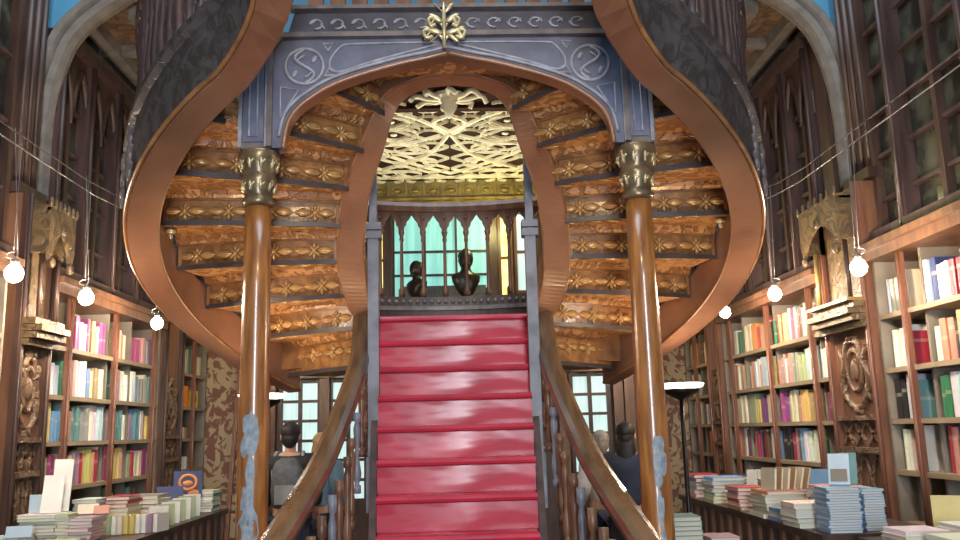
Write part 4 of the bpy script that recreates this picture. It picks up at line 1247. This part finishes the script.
stack(-2.55, 7.42, ZT, 6, .034, .26, .30, ['pale blue', 'grey', 'white', 'black', 'white', 'grey'], 'black and white striped stack', gL)
for k in range(7):
    standing('booklet', 'pale grey-green pamphlet, %s from the near end of the long upright row' % ORD[k], -2.235 - .004 * k, 6.72 + k * .15, ZT + .001, .14, .035, .155 + .004 * k, 'pale green' if k % 2 else 'white', .0, .5, cat='booklet')
stack(-2.27, 8.15, ZT, 7, .026, .15, .24, ['white', 'dark green', 'cream', 'pale green'], 'green-white stack nearest the ladder', gL)
standing('booklet', 'white leaning booklet at the front above the pale green stack', -2.745, 6.08, ZT + .177, .13, .02, .26, 'white', .35, .2, cat='booklet')
standing('booklet', 'taller white booklet leaning behind the front one', -2.74, 6.20, ZT + .177, .12, .02, .36, 'white', .25, .2, cat='booklet')
standing('booklet', 'pale blue box standing behind the leaning booklets', -2.86, 6.17, ZT + .177, .12, .05, .12, 'pale blue', .05, .1, cat='booklet')
standing('display_book', 'white and blue book nearest the camera at the counter end', -2.74, 5.66, ZT + .067, .15, .03, .07, 'pale blue', .3, .2)
standing('display_book', 'cream booklet lying tilted over the pink stack', -2.52, 6.14, ZT + .157, .13, .03, .07, 'cream', .5, .2)
standing('display_book', 'salmon booklet tilted beside the cream one over the pink stack', -2.42, 6.12, ZT + .157, .10, .03, .06, 'salmon', .5, .2)


def art_ring(w, h, t):
    m = MB()
    m.tube([V((w * .30 * math.cos(a), -t / 2 - .001, h * .58 + h * .26 * math.sin(a))) for a in [i * PI / 10 for i in range(20)]], .016, 6, closed=True)
    m.lens((0, -t / 2, h * .55), (w * .18, 0, 0), (0, .006, 0), (0, 0, h * .12)); m.lens((w * .2, -t / 2, h * .2), (w * .2, 0, 0), (0, .006, 0), (0, 0, h * .14))
    return m


o = standing('display_book', 'navy picture book with an orange ring cover standing on the counter end', -2.40, 7.97, ZT + .122, .24, .04, .24, 'navy blue', .15, .4, PLAIN['orange'], art_ring)
standing('display_book', 'plain navy book standing before the orange ring picture book', -2.50, 7.80, ZT + .122, .22, .03, .12, 'navy blue', .3, .4)
stack(-2.46, 7.93, ZT, 4, .030, .22, .32, ['grey', 'white', 'pale green', 'grey'], 'low stack under the ring book', gL)

# ------------------------------------------------------------------ ladder, lamps, cables
t = thing('ladder', (-2.6, 10.3, 0), 'slender wooden ladder leaning by the scroll wallpaper', 'ladder')
for x in (-2.655, -2.36):
    mb = MB(); mb.bar((x, 10.22, 0), (x + .02, 10.72, 2.47), .045, .05, (1, 0, 0)); mb.build('side_rail', M['redbrown'], t)
for k in range(1, 8):
    z = .3 * k + .15; y = 10.22 + .5 * z / 2.47
    mb = MB(); mb.tube([(-2.645, y, z), (-2.35, y, z)], .016, 8); mb.build('rung', M['redbrown'], t)

for X, Y, lab in ((1.65, 6.3, 'lit uplighter floor lamp on a black pole beside the low table'), (-1.39, 6.3, 'lit uplighter floor lamp hidden behind the flaked column near the ladder')):
    t = thing('floor_lamp', (X, Y, 0), lab, 'lamp')
    MB().lathe([(.15, 0), (.15, .02), (.03, .04), (.015, .06)], (X, Y, 0), 24).build('base', M['black'], t)
    MB().lathe([(.017, .05), (.017, 1.80)], (X, Y, 0), 12).build('pole', M['black'], t)
    MB().lathe([(.018, 1.78), (.06, 1.80), (.125, 1.835), (.14, 1.86), (.13, 1.86), (.02, 1.82)], (X, Y, 0), 24).build('dish', M['black'], t)
    MB().lathe([(.10, 1.862), (.155, 1.872), (.17, 1.895), (.16, 1.90), (.05, 1.885)], (X, Y, 0), 24).build('lamp_shade', M['bowl'], t)
    L = bpy.data.lights.new('uplight', 'SPOT'); L.energy = 9; L.color = (1, .72, .42); L.spot_size = rad(165); L.spot_blend = .8; L.shadow_soft_size = .12
    lo = bpy.data.objects.new('uplight', L); COL.objects.link(lo); lo.location = (X, Y, 1.95); lo.rotation_euler = (PI, 0, 0)

LAMPS = [(-2.6, 5.095, 2.59, 'lit spot bulb nearest the camera on the ladder side, before the dark niche'), (-2.6, 6.105, 2.60, 'lit spot bulb middle of three on the ladder side'), (-2.6, 7.58, 2.60, 'lit spot bulb furthest in on the ladder side, near the outer stair curve'),
         (2.6, 5.34, 2.56, 'lit spot bulb in front of the gilded niche'), (2.6, 6.8, 2.62, 'lit spot bulb between the gilded niche and the floor lamp'), (2.6, 8.1, 2.65, 'lit spot bulb furthest from the gilded niche, beside the stair curve')]
for x, y, z, lab in LAMPS:
    t = thing('spot_lamp', (x, y, z), lab, 'lamp')
    MB().lens((x, y, z), (.05, 0, 0), (0, .05, 0), (0, 0, .055), 0, 10, 12).build('bulb', M['bulb'], t)
    mb = MB(); mb.lathe([(.026, z + .05), (.022, z + .085), (.008, z + .09)], (x, y, 0), 12); mb.build('socket', M['chrome'], t)
    mb = MB(); s = 1 if x < 0 else -1
    mb.tube(smooth_path([(x, y, z + .085), (x - .05 * s, y, z + .10), (x - .04 * s, y, z + .125), (x + .01 * s, y, z + .13), (x, y, z + .085)], 4), .004, 6)
    mb.build('wire_bracket', M['chrome'], t)
    zt = 3.40 + max(0, y - 6.4) * .13
    for k in (0, 1):
        MB().tube([(x + (.012 if k else -.012), y, z + .12), (x, y - .02 - .09 * k, zt - .012 + .07 * k)], .002, 5).build('hanger_wire', M['chrome'], t)
for sx in (-1, 1):
    for k in range(2):
        mb = MB()
        pts = [(sx * 2.6, 2.6 + .5 * i, (3.36 if i < 8 else 3.36 + (i - 7.5) * .065) + .075 * k) for i in range(16)]
        mb.tube([V(p) + V((0, -.1 * k, 0)) for p in pts], .0045, 5)
        tag(mb.build('cable', M['chrome']), '%s steel cable strung along the %s side wall' % ('upper' if k else 'lower', 'ladder' if sx < 0 else 'gilded niche'), 'cable')

# ------------------------------------------------------------------ busts by the teal window
def bust(label, x, y, z, s, yaw, wide):
    o = MB()
    def P(a, b, c): return V((a, b, c)) * s
    o.lathe([(.10 * s, 0), (.11 * s, .03 * s), (.06 * s, .06 * s), (.05 * s, .12 * s)], (0, 0, 0), 14)
    rings = []
    for (w, d, h) in ((.05, .05, .11), (.09, .07, .13), (.15 * wide, .10, .20), (.205 * wide, .11, .29), (.215 * wide, .11, .345), (.17 * wide, .09, .38), (.085, .07, .40), (.062, .064, .43), (.06, .062, .47)):
        rings.append([P(w * math.cos(2 * PI * k / 16), d * math.sin(2 * PI * k / 16), h) for k in range(16)])
    o.sweep(rings, smooth=True)
    o.lens(P(0, -.005, .565), P(0, 0, .135), P(.092, 0, 0), P(0, .112, 0), 0, 10, 12)
    o.lens(P(0, -.095, .545), P(0, 0, .03), P(.016, 0, 0), P(0, .03, 0)); o.lens(P(0, -.08, .475), P(.035, 0, 0), P(0, .03, 0), P(0, 0, .05))
    for q in (-1, 1):
        o.lens(P(q * .085, .01, .55), P(0, 0, .03), P(.01, 0, 0), P(0, .018, 0)); o.lens(P(q * .035, -.09, .585), P(.02, 0, 0), P(0, .012, 0), P(0, 0, .008))
    o.lens(P(0, .02, .61), P(.09, 0, 0), P(0, .10, 0), P(0, 0, .08), 0, 8, 10)
    me = o.mesh('bust', M['bronze']); ob = bpy.data.objects.new('bust', me); COL.objects.link(ob)
    ob.location = (x, y, z); ob.rotation_euler = (0, 0, yaw)
    return tag(ob, label, 'bust')


bust('dark bronze bust facing out, taller, before the teal window', .165, 10.42, 3.121, 1.0, .35, .88)
bust('smaller dark bronze bust in profile with sloping shoulders before the teal window', -.44, 10.42, 3.121, .80, -1.0, 1.2)

# ------------------------------------------------------------------ people in the aisle
def skin_obj(name, verts, edges, radii, m, parent, root=0, sub=1):
    me = bpy.data.meshes.new(name); p0 = W[parent.name]
    me.from_pydata([tuple(V(v)) for v in verts], edges, [])
    o = bpy.data.objects.new(name, me); COL.objects.link(o); o.parent = parent
    o.modifiers.new('skin', 'SKIN')
    sv = me.skin_vertices[0].data
    for i, r in enumerate(radii):
        sv[i].radius = r if isinstance(r, tuple) else (r, r)
        sv[i].use_root = (i == root)
    s = o.modifiers.new('sub', 'SUBSURF'); s.levels = sub; s.render_levels = sub
    me.materials.append(m); W[o.name] = p0
    for p in me.polygons: p.use_smooth = True
    o.modifiers['skin'].use_smooth_shade = True
    return o


def person(label, loc, yaw, H, hair, top, bottom, hairlen=.0, arm=0.):
    k = H / 1.75
    t = thing('person', loc, label, 'person'); t.rotation_euler = (0, 0, yaw)
    S = lambda a, b, c: (a * k, b * k, c * k)
    vs = [S(0, 0, .95), S(0, .0, 1.12), S(0, .01, 1.30), S(0, .01, 1.43), S(0, 0, 1.50), S(0, -.01, 1.57), S(0, -.015, 1.66), S(0, -.01, 1.72)]
    ra = [(.15 * k, .11 * k), (.135 * k, .10 * k), (.15 * k, .10 * k), (.11 * k, .075 * k), .05 * k, .055 * k, (.078 * k, .095 * k), .06 * k]
    ed = [(i, i + 1) for i in range(7)]
    arms = []
    for q in (-1, 1):
        b = len(vs)
        vs += [S(q * .18, .01, 1.42), S(q * .235, .03, 1.14), S(q * .22, -.10 - arm, 1.0 + arm), S(q * .21, -.15 - arm, .95 + arm)]
        ra += [.062 * k, .047 * k, .033 * k, (.04 * k, .02 * k)]
        ed += [(3, b), (b, b + 1), (b + 1, b + 2), (b + 2, b + 3)]
        arms.append(b)
        for f in range(4):
            c = len(vs); L = (.07, .085, .08, .06)[f]
            vs += [S(q * (.185 + .017 * f), -.19 - arm, .925 + arm), S(q * (.183 + .017 * f), -.20 - L * .5 - arm, .905 + arm - L * .5)]
            ra += [.0095 * k, .0075 * k]; ed += [(b + 3, c), (c, c + 1)]
        c = len(vs); vs += [S(q * .175, -.17 - arm, .94 + arm), S(q * .16, -.21 - arm, .93 + arm)]; ra += [.011 * k, .009 * k]; ed += [(b + 3, c), (c, c + 1)]
        b = len(vs)
        vs += [S(q * .095, 0, .86), S(q * .10, -.01, .50), S(q * .10, .02, .09), S(q * .105, -.13, .035)]
        ra += [.088 * k, .058 * k, .038 * k, (.04 * k, .03 * k)]
        ed += [(0, b), (b, b + 1), (b + 1, b + 2), (b + 2, b + 3)]
    skin_obj('body', vs, ed, ra, M['skin'], t)
    # clothes follow the same skeleton, a little wider
    vs = [S(0, 0, .93), S(0, 0, 1.12), S(0, .01, 1.30), S(0, .01, 1.44)]; ra = [(.185 * k, .145 * k), (.17 * k, .135 * k), (.20 * k, .145 * k), (.175 * k, .13 * k)]; ed = [(0, 1), (1, 2), (2, 3)]
    for q in (-1, 1):
        b = len(vs); vs += [S(q * .185, .01, 1.42), S(q * .238, .03, 1.14), S(q * .222, -.09 - arm, 1.01 + arm)]; ra += [.10 * k, .078 * k, .06 * k]; ed += [(3, b), (b, b + 1), (b + 1, b + 2)]
    skin_obj('jacket', vs, ed, ra, top, t)
    vs = [S(0, 0, .95)]; ra = [(.165 * k, .125 * k)]; ed = []
    for q in (-1, 1):
        b = len(vs); vs += [S(q * .095, 0, .86), S(q * .10, -.01, .50), S(q * .10, .02, .10)]; ra += [.105 * k, .075 * k, .06 * k]; ed += [(0, b), (b, b + 1), (b + 1, b + 2)]
    skin_obj('trousers', vs, ed, ra, bottom, t)
    for q in (-1, 1):
        mb = MB(); mb.lens(V(S(q * .105, -.06, .05)), V(S(0, .14, 0)), V(S(.05, 0, 0)), V(S(0, 0, .05)))
        o = bpy.data.objects.new('shoe', mb.mesh('shoe', M['black'])); COL.objects.link(o); o.parent = t; W[o.name] = V(loc)
    def local(name, mb, m):
        o = bpy.data.objects.new(name, mb.mesh(name, m)); COL.objects.link(o); o.parent = t; W[o.name] = V(loc)
    mb = MB(); mb.lens(V(S(0, .012, 1.685)), V(S(0, 0, .095)), V(S(.092, 0, 0)), V(S(0, .105, 0)), 0, 10, 14)
    mb.lens(V(S(0, .045, 1.63)), V(S(0, 0, .10)), V(S(.08, 0, 0)), V(S(0, .065, 0)), 0, 8, 12)
    if hairlen: mb.lens(V(S(0, .055, 1.62 - hairlen * .5)), V(S(0, 0, .09 + hairlen * .55)), V(S(.095, 0, 0)), V(S(0, .05, 0)), 0, 10, 12)
    local('hair', mb, hair)
    mb = MB(); mb.lens(V(S(0, -.108, 1.625)), V(S(0, 0, .028)), V(S(.014, 0, 0)), V(S(0, .022, 0)))
    for q in (-1, 1): mb.lens(V(S(q * .085, 0, 1.635)), V(S(0, 0, .032)), V(S(.012, 0, 0)), V(S(0, .02, 0)))
    local('nose_and_ears', mb, M['skin'])
    mb = MB()
    for q in (-1, 1): mb.lens(V(S(q * .032, -.096, 1.65)), V(S(.013, 0, 0)), V(S(0, .006, 0)), V(S(0, 0, .006)))
    mb.lens(V(S(0, -.098, 1.578)), V(S(.026, 0, 0)), V(S(0, .006, 0)), V(S(0, 0, .007)))
    local('eyes_and_mouth', mb, M['hair_dark'])
    return t


person('person with short dark hair and black jacket seen from behind, wearing a grey backpack', (-1.50, 8.0, 0), PI, 1.70, M['hair_dark'], M['jacket'], M['jeans'])
person('blond person in a pale blue top beyond the dark-haired person with the backpack', (-1.33, 8.75, 0), PI - .5, 1.60, M['hair_blond'], M['denim'], M['jeans'], .12)
person('grey-haired person in a white top behind the stair rail near the glazed door', (1.42, 8.6, 0), PI + .3, 1.55, M['hair_grey'], M['white_cloth'], M['jeans'])
person('person with long dark hair in a dark top partly behind the amber column', (1.50, 7.7, 0), PI - .3, 1.62, M['hair_dark'], M['jeans'], M['jacket'], .25)
# backpack worn on the back
bp_ = thing('backpack', (-1.48, 7.84, .98), 'grey nylon backpack with pale straps on the person in the black jacket', 'backpack')
mb = MB()
rings = []
for z, w, d in ((.98, .10, .05), (1.0, .13, .08), (1.15, .14, .09), (1.30, .13, .085), (1.38, .10, .06), (1.41, .05, .03)):
    rings.append([V((-1.48 + w * math.copysign(abs(math.cos(t)) ** .5, math.cos(t)), 7.775 + d * math.copysign(abs(math.sin(t)) ** .5, math.sin(t)), z)) for t in [2 * PI * i / 16 for i in range(16)]])
mb.sweep(rings, smooth=True); mb.build('bag', M['pack'], bp_)
mb = MB(); mb.box(-1.57, -1.39, 7.665, 7.695, 1.02, 1.18); mb.build('pocket', M['strap'], bp_)
for q in (-1, 1):
    mb = MB(); mb.tube(smooth_path([(-1.5 + q * .10, 7.86, 1.08), (-1.5 + q * .135, 7.90, 1.28), (-1.5 + q * .12, 7.95, 1.44), (-1.5 + q * .11, 8.08, 1.44)], 4), .017, 6); mb.build('strap', M['strap'], bp_)

# ------------------------------------------------------------------ light
def area(name, loc, rot, sx, sy, e, c):
    L = bpy.data.lights.new(name, 'AREA'); L.shape = 'RECTANGLE'; L.size = sx; L.size_y = sy; L.energy = e; L.color = c
    o = bpy.data.objects.new(name, L); COL.objects.link(o); o.location = loc; o.rotation_euler = rot
    return o


area('entrance_daylight', (0.35, -2.6, 2.3), (rad(90), 0, 0), 0.75, 3.4, 280, (.86, .93, 1))
area('skylight', (0, 4.2, 8.2), (0, 0, 0), 3.2, 5.5, 240, (.80, .90, 1))
for x, y, z, e, c in ((.1, 1.2, 4.3, 115, (1, .74, .45)), (.55, 10.35, 4.2, 22, (1, .86, .36)), (-2.2, 9.7, 2.75, 14, (1, .78, .48)), (2.15, 10.6, 2.6, 14, (1, .78, .48))):  # points without fittings: added warm entrance fill, yellow ceiling glow, added shelf-corner fills
    L = bpy.data.lights.new('unseen_point', 'POINT'); L.energy = e; L.color = c; L.shadow_soft_size = .1
    o = bpy.data.objects.new('unseen_point', L); COL.objects.link(o); o.location = (x, y, z)

L = bpy.data.lights.new('ceiling_fill_spot', 'SPOT'); L.energy = 115; L.color = (1, .95, .80); L.spot_size = rad(125); L.spot_blend = .5; L.shadow_soft_size = .1  # added spot with no fitting, brightens the ceiling tracery
o = bpy.data.objects.new('ceiling_fill_spot', L); COL.objects.link(o); o.location = (-.1, 8.9, 3.35); o.rotation_euler = (PI, 0, 0)
for sx in (-1, 1):
    L = bpy.data.lights.new('soffit_fill_spot', 'SPOT'); L.energy = 105; L.color = (1, .68, .36); L.spot_size = rad(58); L.spot_blend = .9; L.shadow_soft_size = .12  # added warm fill without a fixture, aimed up at the stair undersides
    o = bpy.data.objects.new('soffit_fill_spot', L); COL.objects.link(o); o.location = (sx * 1.62, 5.05, .3)
    d = V((sx * 1.32, 5.55, 2.8)) - o.location; o.rotation_euler = d.to_track_quat('-Z', 'Y').to_euler()

w = bpy.data.worlds.new('world'); SC.world = w; w.use_nodes = True
bg = w.node_tree.nodes['Background']; bg.inputs[0].default_value = (.20, .50, .78, 1); bg.inputs[1].default_value = .28

# ------------------------------------------------------------------ camera
ya, pi_, ro = rad(1.87), rad(10.57), rad(1.55)
F = V((math.sin(ya) * math.cos(pi_), math.cos(ya) * math.cos(pi_), math.sin(pi_)))
R0 = V((math.cos(ya), -math.sin(ya), 0)); U0 = R0.cross(F)
Rv = R0 * math.cos(ro) - U0 * math.sin(ro); Uv = U0 * math.cos(ro) + R0 * math.sin(ro)
cam = bpy.data.cameras.new('camera'); cam.lens = 860 / 960 * 36; cam.sensor_width = 36; cam.clip_start = .05
co = bpy.data.objects.new('camera', cam); COL.objects.link(co)
mw = Matrix(((Rv.x, Uv.x, -F.x, 0), (Rv.y, Uv.y, -F.y, 0), (Rv.z, Uv.z, -F.z, 1.6), (0, 0, 0, 1)))
co.matrix_world = mw
SC.camera = co
vs = SC.view_settings
SC.view_settings.view_transform = 'Standard'; vs.look = 'None'; vs.gamma = 1; vs.use_curve_mapping = False
vs.exposure = 0.42
